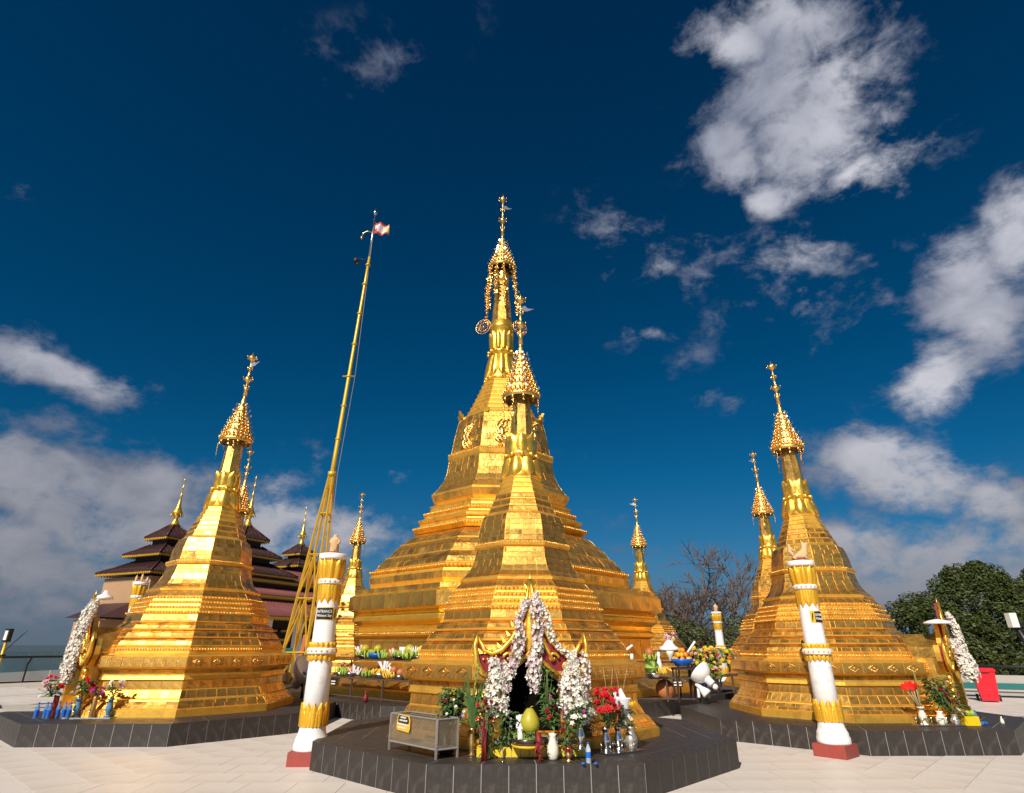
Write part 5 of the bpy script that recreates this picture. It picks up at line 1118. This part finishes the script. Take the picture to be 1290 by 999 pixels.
for i in range(24):
    lay = i//10; a = i*.9; q = .19*(1-lay*.4); ob('orange_fruit', me if i % 3 else me2, t, (q*cos(a), q*sin(a), .03+.1*lay))
o = MB(); o.lathe([(.03, 0), (.03, .34)], 8); q = o.build('paper_roll', 'paper', None, (4.42, 15.9, P0+1.1), label='rolled white paper stuck in the orange fruit of the blue basin', cat='paper'); q.rotation_euler = (0, .7, 0)
m_ = MB(); m_.box((0, 0, .74), (.5, .4, .05)); [m_.box((sx*.22, sy*.17, .36), (.035, .035, .72)) for sx in (-1, 1) for sy in (-1, 1)]; m_.build('basin_stand', 'wood', None, (4.30, 16.02, P0), label='dark four legged stand under the vivid blue basin', cat='stand')
fruit('clay_pot', 'brown clay pot on the lower shelf beneath the white cup', (3.88, 16.35, P0+.02), .18, 'clay', 'pot')
for i, (x, y, z, lb) in enumerate(((5.15, 17.3, .86, 'heap of yellow, orange and pink flowers right of the blue basin'), (5.6, 17.75, .86, 'dense heap of red and yellow flowers behind the white floodlight'), (6.2, 18.5, .86, 'heap of pale green and orange flowers at the far end of the flower table'), (5.3, 17.1, .5, 'low heap of pink and green flowers under the blue basin'))):
    bouquet(lb, (x, y, P0+z-.05), [('flowery', 16, .07, 6, .34, (.0, .42)), ('orange', 14, .06, 6, .34, (.0, .4)), ('flowerpk', 10, .06, 6, .34, (.0, .34)), ('leafy', 18, .08, 5, .36, (.0, .35)), ('flowerr', 6, .05, 6, .34, (0, .3))], 60, .36, .4, leafm='leafy', name='flower_heap')
m_ = MB(); m_.box((0, 0, .2), (.26, .2, .4)); m_.build('blue_crate', 'bluepl', None, (5.35, 18.0, P0), .3, label='narrow bright blue crate beneath the right flower table', cat='crate')

# ------------------------------------------------------------------ floodlights on the platform
def floodlight(label, loc, rz, big=True):
    t = thing('floodlight', label, 'lamp', loc, rz)
    m_ = MB(); X = Matrix.Translation((0, 0, .80)) @ Matrix.Rotation(R(-48), 4, 'Y')
    m_.lathe([(.345, .20), (.355, .18), (.35, .14), (.325, .06), (.27, -.04), (.20, -.11), (.12, -.15)], 28, X=X, caps=False); m_.lathe([(.34, .19), (.05, .0)], 24, X=X, caps=False); m_.build('lamp_bell', 'white', t)
    m_ = MB(); m_.lathe([(.125, -.14), (.135, -.17), (.12, -.19), (.115, -.36), (.095, -.38)], 18, X=X); m_.build('lamp_housing', 'white', t)
    m_ = MB(); m_.tube([(0, 0, 0), (0, 0, .5), (.05, 0, .62)], .03, 8); m_.build('lamp_post', 'blackpaint', t)
    m_ = MB(); m_.box((0, 0, .06), (.16, .16, .12)); m_.build('lamp_foot', 'blackpaint', t)
    if big:
        X = Matrix.Translation((-.02, -.05, .36)) @ Matrix.Rotation(R(130), 4, 'Y')
        m_ = MB(); m_.lathe([(.14, .16), (.15, .14), (.145, .08), (.10, -.06), (.07, -.12)], 18, X=X); m_.build('lower_lamp_bell', 'white', t)
        m_ = MB(); m_.lathe([(.075, -.11), (.08, -.13), (.07, -.15), (.065, -.30)], 14, X=X); m_.build('lower_lamp_housing', 'white', t)
        m_ = MB(); m_.lathe([(.04, 0), (.045, .02), (.04, .3)], 10, c=(-.22, -.02, .16)); m_.build('lamp_arm', 'white', t)
        m_ = MB(); m_.blob((.33, .05, .48), .09, 10, 7); m_.build('small_globe', 'white', t)
    return t
floodlight('white bell shaped twin floodlight aimed up at the central stupa, right of the front stupa', (4.62, 15.45, P0), -.75)
fl_ = [o_ for o_ in COL.objects if o_.name == 'floodlight'][0]; fl_.scale = (.76,)*3
f2_ = floodlight('white bell floodlight partly hidden behind the left white pillar', (-5.45, 16.9, P0-.35), 2.6, False); f2_.scale = (1.15,)*3

# ------------------------------------------------------------------ gilt flag mast on a lattice foot
mast = thing('flag_mast', 'very tall gilded flag mast standing on a yellow lattice foot', 'flag mast', (-7.75, 23.0, 0))
HB = 8.0
apex = Vector((.40, 0, HB))
feet = [Vector((-.55, -.5, .0)), Vector((.42, -.5, .0)), Vector((.55, .6, .0)), Vector((-.45, .6, .0))]
tops = [apex+Vector((sx*.07, sy*.07, 0)) for sx, sy in ((-1, -1), (1, -1), (1, 1), (-1, 1))]
for a_, b_ in zip(feet, tops):
    m_ = MB(); m_.tube([a_, b_], .055, 4, sm=False); m_.build('lattice_leg', 'polegold', mast)
for i in range(4):
    a0, a1, b0, b1 = feet[i], feet[(i+1) % 4], tops[i], tops[(i+1) % 4]
    for t_ in (.17, .40, .60, .80):
        m_ = MB(); m_.tube([a0.lerp(b0, t_), a1.lerp(b1, t_)], .035, 4, sm=False); m_.build('cross_bar', 'polegold', mast)
    for t0_, t1_ in ((0, .17), (.17, .40), (.40, .60)):
        m_ = MB(); mid = (a0.lerp(b0, t1_)+a1.lerp(b1, t1_))/2
        m_.tube([a0.lerp(b0, t0_), mid], .03, 4, sm=False); m_.build('brace', 'polegold', mast)
        m_ = MB(); m_.tube([a1.lerp(b1, t0_), mid], .03, 4, sm=False); m_.build('brace', 'polegold', mast)
MT = 21.0
m_ = MB(); m_.tube([(.38+.06*k, 0, HB-.6+(MT-HB-1.6)*k/8) for k in range(9)], [.10-.0052*k for k in range(9)], 10); m_.tube([(.40, 0, HB-.05), (.40, 0, HB+.12)], .17, 10); m_.build('mast_pole', 'polegold', mast)
m_ = MB()
for zz in (9.5, 11.0, 12.4, 14.0, 15.6, 17.2, 18.3): m_.lathe([(.10, zz), (.13, zz+.04), (.10, zz+.09)], 10, c=(.38+.48*(zz-HB+.6)/(MT-HB-1.6), 0, 0))
for zz in (12.45,): m_.tube([(.32, 0, zz), (.85, 0, zz)], .03, 5)
m_.build('mast_rings', 'polegold', mast, kind='stuff')
m_ = MB(); m_.tube([(.82, 0, MT-2.8), (.90, 0, MT+.8)], [.045, .03], 6); m_.lathe([(.03, 0), (.10, .06), (.12, .18), (.05, .28), (.02, .3)], 8, c=(.89, 0, MT+.35)); m_.build('top_rod', 'steel', mast)
m_ = MB(); m_.tube([(.87, 0, MT-.7), (.60, 0, MT-.65), (.43, 0, MT-.75), (.37, 0, MT-.95)], .03, 6); m_.blob((.37, 0, MT-1.05), (.07, .07, .09), 6, 5); m_.build('curled_bracket', 'brass', mast)
m_ = MB(); m_.tube([(.83, 0, MT-2.4), (.25, 0, MT-2.25)], .02, 5); m_.lathe([(.12, -.2), (.13, -.05), (.05, .05)], 8, c=(.23, 0, MT-2.3)); m_.blob((.33, 0, MT-2.6), .08, 6, 5); m_.build('mast_lamp', 'darkmetal', mast)
m_ = MB(); m_.tube([(.90, 0, MT-.6), (.86, 0, 12.5), (.62, 0, HB), (.72, 0, 2.0)], .008, 4); m_.build('halyard', 'drystem', mast)
fl = MB(); nx, nz_ = 12, 6; vs = []
for i in range(nx+1):
    for j in range(nz_+1): vs.append((.90+.78*i/nx, .10*sin(i*.9+j*.4), MT-.05-.42*i/nx*.6-.75*(1-.25*i/nx)*j/nz_))
for i in range(nx):
    for j in range(nz_):
        q = i*(nz_+1)+j; dd = abs(i-4.5)+abs(j-3)
        fl.add([vs[q], vs[q+1], vs[q+nz_+2], vs[q+nz_+1]], [(0, 1, 2, 3)], 1 if (j in (0, 5) or (i < 3 and j > 2)) else (2 if i > 8 and 1 < j < 4 else 0), True)
fl.build('flag', ['flag', 'flagr', 'flowery'], mast)

# ------------------------------------------------------------------ temple hall with tiered roofs
TR = R(64.5)-pi/2  # local x = along the hall, -y toward the front... frame set below
U = Vector((.43, .903)); Vv = Vector((.903, -.43)); O = Vector((-16.3, 36.0))
temple = thing('temple_hall', 'temple hall with dark tiered roofs and gilt spires behind the left stupas', 'temple', (O.x, O.y, 0), atan2(U.y, U.x))
# local: x along U, y = -Vv (front is -y)
def hip(name, cx, cy, R0, z0, R1, z1, material='roof', scal=True, parent=temple, rot=pi/4):
    """pyramidal roof tier: half diagonal R0 at the eave, R1 at the top"""
    P0_ = [Vector((cx+R0*cos(rot+i*pi/2), cy+R0*sin(rot+i*pi/2), z0)) for i in range(4)]; P1_ = [Vector((cx+R1*cos(rot+i*pi/2), cy+R1*sin(rot+i*pi/2), z1)) for i in range(4)]
    m_ = MB(); m_.add([tuple(p) for p in P0_+P1_]+[(p.x, p.y, p.z-.06) for p in P0_], [(0, 1, 5, 4), (1, 2, 6, 5), (2, 3, 7, 6), (3, 0, 4, 7), (4, 5, 6, 7), (8, 9, 1, 0), (9, 10, 2, 1), (10, 11, 3, 2), (11, 8, 0, 3), (11, 10, 9, 8)])
    r_ = m_.build('tower_roof', material, parent)
    rb = MB()
    for i in range(4):
        a, b_, c, d = P0_[i], P0_[(i+1) % 4], P1_[(i+1) % 4], P1_[i]; n_s = max(6, int((b_-a).length/.28))
        for k in range(n_s+1):
            t_ = k/n_s; lo = a.lerp(b_, t_)
            # ribs run straight up the slope until they meet the hip
            ed = (b_-a).length; off = abs(t_-.5)*ed; topw = (c-d).length/2; f = 1 if off <= topw else max(0, 1-(off-topw)/(ed/2-topw))
            mid0 = (a+b_)/2; mid1 = (c+d)/2; hi = lo+(mid1-mid0)*f
            if f > .05: rb.tube([lo+Vector((0, 0, .02)), hi+Vector((0, 0, .02))], .022, 3)
        rb.tube([a+Vector((0, 0, .03)), d+Vector((0, 0, .03))], .05, 5)
    rb.build('roof_seam', material, r_, kind='stuff')
    if scal:
        sc = MB()
        for i in range(4):
            a, b_ = P0_[i], P0_[(i+1) % 4]; n_s = max(6, int((b_-a).length/.16)); w = (b_-a)/n_s
            for k in range(n_s):
                p = a+w*k; sc.add([p-Vector((0, 0, .03)), p+w-Vector((0, 0, .03)), p+w-Vector((0, 0, .08)), p+w*.5-Vector((0, 0, .19)), p-Vector((0, 0, .08))], [(0, 4, 3, 2, 1)])
        sc.build('gilt_valance', 'goldpaint', r_, kind='stuff')
    return r_
def tower(cx, cy, zt, k=1., low=True, spire=3.0, wall=True):
    z = zt
    hip('t', cx, cy, 1.45*k, z-.95*k, .10*k, z-.02); 
    m_ = MB(); m_.box((cx, cy, z-1.25*k), (1.35*k, 1.35*k, .7*k), rz=0); m_.build('tower_drum', 'wood', temple)
    hip('t', cx, cy, 2.35*k, z-2.0*k, 1.0*k, z-1.35*k)
    m_ = MB(); m_.box((cx, cy, z-2.3*k), (2.3*k, 2.3*k, .8*k)); m_.build('tower_drum', 'wood', temple)
    if low: hip('t', cx, cy, 3.45*k, z-3.1*k, 1.6*k, z-2.35*k)
    s_ = MB(); q = spire/3
    s_.lathe([(.22*k, z-.15), (.26*k, z+.0), (.16*k, z+.15), (.10*k, z+.35*q), (.30*k, z+.62*q), (.33*k, z+.68*q), (.22*k, z+.85*q), (.13*k, z+1.1*q), (.07*k, z+1.5*q), (.05*k, z+1.7*q), (.08*k, z+1.8*q), (.035*k, z+1.9*q), (.03*k, z+2.25*q), (.07*k, z+2.32*q), (.025*k, z+2.4*q), (.02*k, z+2.7*q), (.05*k, z+2.8*q), (.005, z+3.05*q)], 12, c=(cx, cy, 0))
    for i in range(8): a = i*pi/4; s_.blob((cx+.34*k*cos(a), cy+.34*k*sin(a), z+.52*q), (.03, .03, .09), 4, 3)
    s_.build('roof_spire', 'gold', temple)
def TL(X, Y_): # world -> temple local
    d = Vector((X, Y_))-O; return d.dot(U), -d.dot(Vv)
t1 = TL(-20.7, 35.8); t3 = TL(-14.6, 41.0)
tower(t1[0], t1[1], 8.45, 1., True, 2.9); tower(0, 0, 8.45, .98, True, 3.1); tower(t3[0], t3[1], 8.1, .8, False, 2.6)
x1, y1 = t1
m_ = MB(); m_.box((x1, y1, 2.55), (4.1, 4.1, 5.1)); wl = m_.build('tower_wall', 'wallp', temple)
m_ = MB(); m_.box((x1+.3, y1-2.07, 2.5), (3.2, .06, 4.9)); m_.build('gilt_wall_panel', 'wally', temple)
m_ = MB(); m_.box((x1-2.08, y1-.9, 2.8), (.12, .5, 1.3)); m_.build('window_frame', 'goldpaint', temple)
m_ = MB(); m_.box((x1-2.15, y1-.9, 2.8), (.04, .3, 1.0)); m_.build('window_pane', 'glass', temple)
m_ = MB(); m_.add([(x1-4.2, y1-1.9, 2.9), (x1-2.4, y1-2.9, 2.9), (x1-2.4, y1+1.0, 2.9), (x1-4.2, y1+1.0, 2.9), (x1-2.45, y1-1.4, 3.7), (x1-2.45, y1+1.0, 3.7)], [(0, 1, 4), (0, 4, 5, 3), (0, 3, 2, 1)]); m_.build('porch_roof', 'roof', temple)
m_ = MB(); m_.box((x1-3.2, y1-.6, 1.4), (1.5, 2.2, 2.8)); m_.build('porch_wall', 'wallp', temple)
m_ = MB(); m_.box((3.0, .8, 2.9), (13.0, 3.6, 5.8)); m_.build('hall_core', 'wood', temple)
def longroof(y0, z0, y1_, z1, xa, xb):
    m_ = MB(); m_.add([(xa, y0, z0), (xb, y0, z0), (xb, y1_, z1), (xa, y1_, z1), (xa, y0, z0-.07), (xb, y0, z0-.07)], [(0, 1, 2, 3), (4, 5, 1, 0), (0, 3, 4), (1, 5, 2), (4, 3, 2, 5)]); r_ = m_.build('long_roof', 'roofred', temple)
    rb = MB(); n_s = int((xb-xa)/.24)
    for k in range(n_s+1):
        x = xa+(xb-xa)*k/n_s; rb.tube([(x, y0, z0+.015), (x, y1_, z1+.015)], .03, 3)
    rb.build('roof_seam', 'roofred', r_, kind='stuff')
    sc = MB(); n_s = int((xb-xa)/.17); w = (xb-xa)/n_s
    for k in range(n_s):
        x = xa+w*k; sc.add([(x, y0-.02, z0-.04), (x+w, y0-.02, z0-.04), (x+w, y0-.02, z0-.14), (x+w/2, y0-.02, z0-.25), (x, y0-.02, z0-.14)], [(0, 4, 3, 2, 1)])
    sc.build('gilt_valance', 'goldpaint', r_, kind='stuff')
longroof(-2.2, 5.15, -1.0, 5.95, -3.2, 9.5)
longroof(-3.2, 4.22, -2.0, 4.75, -3.6, 9.9)
longroof(-4.6, 3.05, -3.0, 3.95, -4.0, 10.3)
for k in range(6):
    m_ = MB(); m_.box((-3.2+2.3*k, -3.9, 1.5), (.38, .38, 3.0)); m_.build('hall_pillar', 'white', temple)
for k in range(9):
    m_ = MB(); m_.box((-2.6+1.15*k, -1.2, 1.9), (.9, .12, .16), rz=.1); m_.box((-2.6+1.15*k, -1.25, 2.4), (.8, .1, .12)); m_.build('gilt_lintel', 'goldpaint', temple)
# things standing between the mast and the hall
m_ = MB(); m_.box((0, 0, .55), (.9, .7, .8)); m_.build('teal_cabinet', 'teal', None, (-9.6, 26.3, .55), .3, label='teal green cabinet standing behind the foot of the flag mast', cat='cabinet')
m_ = MB(); m_.box((0, 0, .28), (1.0, .8, .55)); m_.build('white_chest', 'lampw', None, (-9.62, 26.25, .02), .3, label='white chest under the teal green cabinet', cat='chest')
for i, (x, y, z, sx, sy, h_, rz, lb) in enumerate(((-8.1, 21.0, .12, 2.2, .5, .10, .2, 'long grey slab lying in front of the flag mast foot'), (-8.0, 20.2, .06, 2.4, .45, .12, -.05, 'second grey slab nearer the front left stupa'), (-7.4, 19.6, .02, 2.0, .4, .10, .1, 'dark timber lying on the paving left of the white pillar'))):
    m_ = MB(); m_.box((0, 0, h_/2), (sx, sy, h_)); m_.build('stone_slab' if i < 2 else 'timber_beam', 'concrete' if i < 2 else 'wood', None, (x, y, z), rz, label=lb, cat='slab' if i < 2 else 'beam')
m_ = MB(); m_.box((0, 0, 1.0), (.16, .16, 2.0)); o = m_.build('brown_post', 'clay', None, (-8.3, 24.6, 0), label='brown leaning post behind the lattice foot of the mast', cat='post'); o.rotation_euler = (0, .12, 0)

# ------------------------------------------------------------------ railings, lamps, bin, box, kerbs
def railing(label, A, B, n, hh=1.08, glass=True):
    A, B = Vector((*A, 0)), Vector((*B, 0)); t = thing('glass_railing', label, 'railing', A); d = B-A; L_ = d.length; d = d.normalized(); out = Vector((d.y, -d.x, 0))
    if out.y < 0: out = -out
    for i in range(n+1):
        p = d*(L_*i/n); m_ = MB(); m_.tube([p, p+Vector((0, 0, hh*.72))+out*.0, p+Vector((0, 0, hh))-out*.28], .05, 4, sm=False); m_.build('rail_post', 'blackpaint', t)
    m_ = MB(); m_.tube([Vector((0, 0, hh+.0))-out*.28, d*L_+Vector((0, 0, hh))-out*.28], .05, 6); m_.build('top_rail', 'blackpaint', t)
    if glass:
        for i in range(n):
            for j in range(2):
                a = d*(L_*(i+j*.5+.01)/n)+out*.08; b_ = d*(L_*(i+j*.5+.49)/n)+out*.08; m_ = MB(); k_ = Vector((0, 0, 1))
                m_.add([a+k_*.06, b_+k_*.06, b_+k_*(hh+.24), a+k_*(hh+.24)], [(0, 1, 2, 3)]); m_.build('glass_pane', 'rail_glass', t)
        m_ = MB(); m_.box((0, 0, 0), (1, 1, 1)) if False else m_.tube([out*.08, d*L_+out*.08], .05, 4, sm=False); m_.build('foot_rail', 'blackpaint', t)
    return t
railing('black railing with teal glass panes at the far left edge of the terrace', (-26.0, 24.6), (-20.5, 33.5), 5)
railing('black railing with glass panes receding behind the front left stupa', (-20.5, 33.6), (-16.5, 40.0), 3)
rr_ = railing('black tubular railing at the right edge of the terrace', (12.6, 24.0), (23.0, 17.6), 6, 1.0, False)
w = MB(); w.box((0, 0, .42), (14, .3, .55)); w.build('parapet_wall', 'concrete', None, (19.0, 21.2, 0), -.552, label='pale low parapet with a teal band behind the right railing', cat='wall')
w = MB(); w.box((0, -.16, .36), (13.6, .03, .18)); w.build('teal_band', 'teal', None, (19.0, 21.2, 0), -.552, label='teal painted band along the pale right parapet', cat='band')
def postlamp(label, loc, rz, h_):
    t = thing('solar_floodlight_post', label, 'lamp post', loc, rz)
    m_ = MB(); m_.tube([(0, 0, 0), (.0, 0, h_)], .045, 8); m_.build('post', 'polegold', t)
    m_ = MB(); m_.lathe([(.12, -.03), (.14, 0), (.10, .04)], 8, c=(0, 0, h_*.72)); m_.build('post_collar', 'blackpaint', t)
    m_ = MB(); m_.box((0, 0, h_+.15), (.34, .12, .42)); m_.build('lamp_housing', 'blackpaint', t)
    m_ = MB(); m_.box((.0, -.065, h_+.15), (.20, .02, .30)); m_.build('lamp_lens', 'lampw', t)
    m_ = MB(); m_.tube([(.1, 0, h_*.8), (.95, .1, h_+.28)], .018, 5); m_.build('thin_rod', 'blackpaint', t)
    return t
postlamp('floodlight on a yellow post at the far left beside the railing', (-17.35, 21.6, 0), -.5, 1.75)
postlamp('floodlight at the left picture edge, cut off by the frame', (-15.05, 16.6, 0), -.7, 2.2)
t = thing('leaning_lamp', 'black leaning lamp arm with pale head at the right picture edge', 'lamp', (11.72, 13.95, 0))
m_ = MB(); m_.tube([(.0, 0, 0), (-.06, 0, 1.0), (-.40, 0, 2.0)], .07, 6); m_.build('lamp_arm', 'blackpaint', t)
m_ = MB(); m_.box((-.50, -.05, 2.15), (.16, .14, .30)); m_.build('lamp_head', 'lampw', t)
m_ = MB(); m_.box((-.12, 0, 2.06), (.5, .1, .07)); m_.build('lamp_bracket', 'blackpaint', t)
# red wheelie bin
bn = thing('wheelie_bin', 'bright red wheelie bin with closed lid on the right terrace', 'bin', (15.25, 20.75, 0), -.55)
m_ = MB(); lo, hi = [(-.22, -.28), (.22, -.28), (.22, .22), (-.22, .22)], [(-.29, -.36), (.29, -.36), (.29, .34), (-.29, .34)]
m_.add([(x, y, .04) for x, y in lo]+[(x, y, .88) for x, y in hi], [(3, 2, 1, 0), (4, 5, 6, 7), (0, 1, 5, 4), (1, 2, 6, 5), (2, 3, 7, 6), (3, 0, 4, 7)]); m_.build('bin_body', 'redpl', bn)
m_ = MB(); m_.box((0, 0, .91), (.64, .78, .06)); m_.box((0, -.02, .95), (.56, .66, .05)); m_.box((0, -.41, .90), (.30, .06, .05)); m_.build('bin_lid', 'redpl', bn)
m_ = MB(); m_.box((0, -.33, .45), (.20, .03, .30), X=Matrix.Rotation(-.09, 4, 'X')); m_.build('bin_panel', 'redpl', bn)
m_ = MB(); m_.tube([(-.24, .38, .86), (.24, .38, .86)], .02, 6); m_.build('bin_handle', 'redpl', bn)
for s in (-1, 1):
    m_ = MB(); m_.lathe([(.10, -.03), (.10, .03)], 16, X=Matrix.Translation((s*.29, .25, .10)) @ Matrix.Rotation(pi/2, 4, 'Y')); m_.build('wheel', 'rubber', bn)
for i, (x, y, sx, sy, rz, lb) in enumerate(((-12.3, 17.6, 3.6, .5, .02, 'dull red kerb slab beyond the left platform'), (-9.6, 11.25, 1.6, .5, -.15, 'dull red kerb slab at the left picture edge before the platform'), (10.0, 14.7, 2.4, .4, -.3, 'dull red kerb slab behind the right platform corner'))):
    m_ = MB(); m_.box((0, 0, .05), (sx, sy, .10)); m_.build('red_kerb', 'kerbred', None, (x, y, 0), rz, label=lb, cat='kerb')
t = thing('wooden_box', 'open weathered wooden box behind the far left platform corner', 'box', (-10.3, 13.9, 0), .15)
for (c, d) in (((0, -.45, .2), (1.5, .05, .4)), ((0, .45, .2), (1.5, .05, .4)), ((-.75, 0, .2), (.05, .9, .4)), ((.75, 0, .2), (.05, .9, .4)), ((0, 0, .03), (1.4, .84, .05))):
    m_ = MB(); m_.box(c, d); m_.build('box_board', 'concrete', t)

# ------------------------------------------------------------------ trees
def crown(parent, blobs, n, size, material, name='crown', seed=1, fill=.35):
    rg_ = random.Random(seed); m_ = MB()
    tot = sum(b[3]**2 for b in blobs)
    for (cx, cy, cz, r, sq) in blobs:
        k = int(n*r*r/tot)
        for _ in range(k):
            d = Vector((rg_.gauss(0, 1), rg_.gauss(0, 1), rg_.gauss(0, 1))).normalized(); q = Vector((cx, cy, cz))+Vector((d.x, d.y, d.z*sq))*r*(1-fill*rg_.random()**2)*(1+.13*noise.noise(d*2.7+Vector((cx, cy, cz))))
            nrm = (d+Vector((rg_.gauss(0, .5), rg_.gauss(0, .5), rg_.gauss(0, .5)+.3))).normalized(); s_ = size*rg_.uniform(.6, 1.3)
            a = nrm.cross(Vector((rg_.random(), rg_.random(), rg_.random()))).normalized()*s_; b_ = nrm.cross(a).normalized()*s_*.5
            m_.add([q-a, q-b_*.9+nrm*s_*.1, q+a, q+b_*.9+nrm*s_*.1], [(0, 1, 2, 3)])
    return m_.build(name, material, parent, kind='stuff')
def limb_tree(parent, h, spread, rt, depth, seed, material='bark', name='limbs', kids=3, tw=.012, ang=.55, z0=0):
    rg_ = random.Random(seed); m_ = MB(); ends = []
    def grow(p, d, L_, r, k):
        q = [p]; dd = d.copy()
        for i in range(3):
            dd = (dd+Vector((rg_.gauss(0, .13), rg_.gauss(0, .13), rg_.gauss(0, .06)+.05))).normalized(); q.append(q[-1]+dd*L_/3)
        m_.tube(q, [r, r*.9, r*.8, r*.66], 6 if k > depth-2 else (4 if k > 1 else 3), caps=False)
        if k == 0: ends.append(q[-1]); return
        for i in range(kids+(1 if rg_.random() < .45 else 0)):
            t_ = rg_.uniform(.45, 1) if i else 1; st = q[min(3, max(1, int(t_*3+.5)))]
            ax = dd.cross(Vector((rg_.gauss(0, 1), rg_.gauss(0, 1), rg_.gauss(0, 1)))).normalized()
            nd = (Matrix.Rotation(rg_.uniform(.25, 1)*ang*1.25, 3, ax) @ dd); nd.x *= spread; nd.y *= spread; nd.normalize()
            grow(st, nd, L_*rg_.uniform(.62, .86), max(tw, r*.62), k-1)
    grow(Vector((0, 0, z0)), Vector((0, 0, 1)), h, rt, depth)
    m_.build(name, material, parent); return ends
tb = thing('bare_tree', 'leafless spreading tree behind the small distant pillar', 'tree', (12.2, 36.5, -2)); tb.scale = (1.25, 1.25, 1.14)
limb_tree(tb, 2.35, 1.25, .19, 6, 21, kids=3, tw=.017, ang=.72, name='trunk_and_branches')
tb2 = thing('bare_tree', 'second leafless tree with denser twigs just left of the distant pillar', 'tree', (9.7, 36.0, -2)); tb2.scale = (1.25, 1.25, 1.12)
limb_tree(tb2, 2.1, 1.25, .17, 6, 33, kids=3, tw=.016, ang=.74, name='trunk_and_branches')
bs = [('olive bush left of the distant pillar under the bare trees', (9.2, 33.5, -1), 3, 2.0), ('olive bush right of the distant pillar under the bare trees', (12.9, 34.2, -1), 5, 2.1), ('dark olive bush directly behind the distant pillar', (11.0, 33.8, -1), 9, 2.2)]
for lb, loc, sd_, r_ in bs:
    t = thing('bush', lb, 'bush', loc, 0, 'olive bushes along the far edge of the terrace'); limb_tree(t, 1.0, 1.2, .08, 3, sd_, kids=3)
    rg = random.Random(sd_); crown(t, [(rg.uniform(-1.3, 1.3), rg.uniform(-.8, .8), 1.0+rg.uniform(0, 2.6), rg.uniform(.45, .9), .8) for _ in range(17)], 8000, .075, 'crownb', seed=sd_, fill=.7)
    crown(t, [(rg.uniform(-1.3, 1.3), rg.uniform(-.8, .3), 1.4+rg.uniform(0, 1.8), rg.uniform(.5, .9), .8) for _ in range(5)], 160, .06, 'flowerdr', name='red_blossoms', seed=sd_+1, fill=.5)
def green_tree(label, loc, blobs, n, seed, size=.17):
    t = thing('leafy_tree', label, 'tree', loc, 0, 'dense green trees behind the right railing'); 
    m_ = MB(); m_.tube([(0, 0, 0), (.1, 0, 2.5), (.0, .1, 4.5)], [.35, .26, .14], 9)
    for b_ in blobs[:6]: m_.tube([(.05, 0, 2.2), ((b_[0])*.5, b_[1]*.5, (2.2+b_[2])*.55), (b_[0], b_[1], b_[2])], [.14, .09, .03], 5)
    m_.build('trunk', 'bark', t); crown(t, blobs, n, size, 'crown', seed=seed, fill=.45)
    return t
def puffs(seed, prof, n, r0, r1, depth=1.6):
    """foliage clumps spread over a crown whose half width at height z is given by prof [(z, x0, x1)]"""
    rg_ = random.Random(seed); out = []
    zs = [p[0] for p in prof]
    for _ in range(n):
        z = rg_.uniform(zs[0], zs[-1]); i = max(j for j in range(len(prof)-1) if zs[j] <= z); f = (z-zs[i])/(zs[i+1]-zs[i])
        x0 = prof[i][1]*(1-f)+prof[i+1][1]*f; x1 = prof[i][2]*(1-f)+prof[i+1][2]*f
        t = rg_.random(); x = x0+(x1-x0)*t; y = -depth*sin(pi*t)*rg_.uniform(.1, 1)
        out.append((x, y, z, rg_.uniform(r0, r1), .85))
    return out
green_tree('largest dense green tree behind the red bin, its crown the tallest', (29.6, 38.5, -1.6), puffs(3, [(.8, -3.2, 4.6), (2.5, -3.6, 4.4), (4.2, -3.6, 3.6), (5.2, -2.6, 3.0), (6.4, -2.6, 2.2), (7.4, -1.9, .9), (8.0, -.9, .1)], 135, .42, .85), 42000, 3, .105)
green_tree('dense green tree at the right picture edge with a pointed top', (33.6, 39.0, -1.6), puffs(5, [(.8, -2.6, 3.5), (3.5, -2.4, 3.2), (5.2, -1.8, 2.6), (6.4, -1.0, 1.4), (7.5, -.7, -.2)], 90, .4, .8), 30000, 5, .105)
green_tree('lower green tree left of the largest one, just over the right stupa flank', (25.4, 39.5, -1.2), puffs(8, [(.6, -2.2, 2.4), (3.6, -2.2, 2.2), (5.0, -1.5, 1.6), (5.7, -.6, .8)], 60, .38, .75), 17000, 8, .10)
t = thing('bush', 'small green bush beside the red bin', 'bush', (13.5, 21.6, 0)); limb_tree(t, .4, 1.1, .04, 2, 4); crown(t, [(0, 0, .45, .45, .9), (.3, 0, .3, .35, .9)], 900, .06, 'leaf', seed=6)
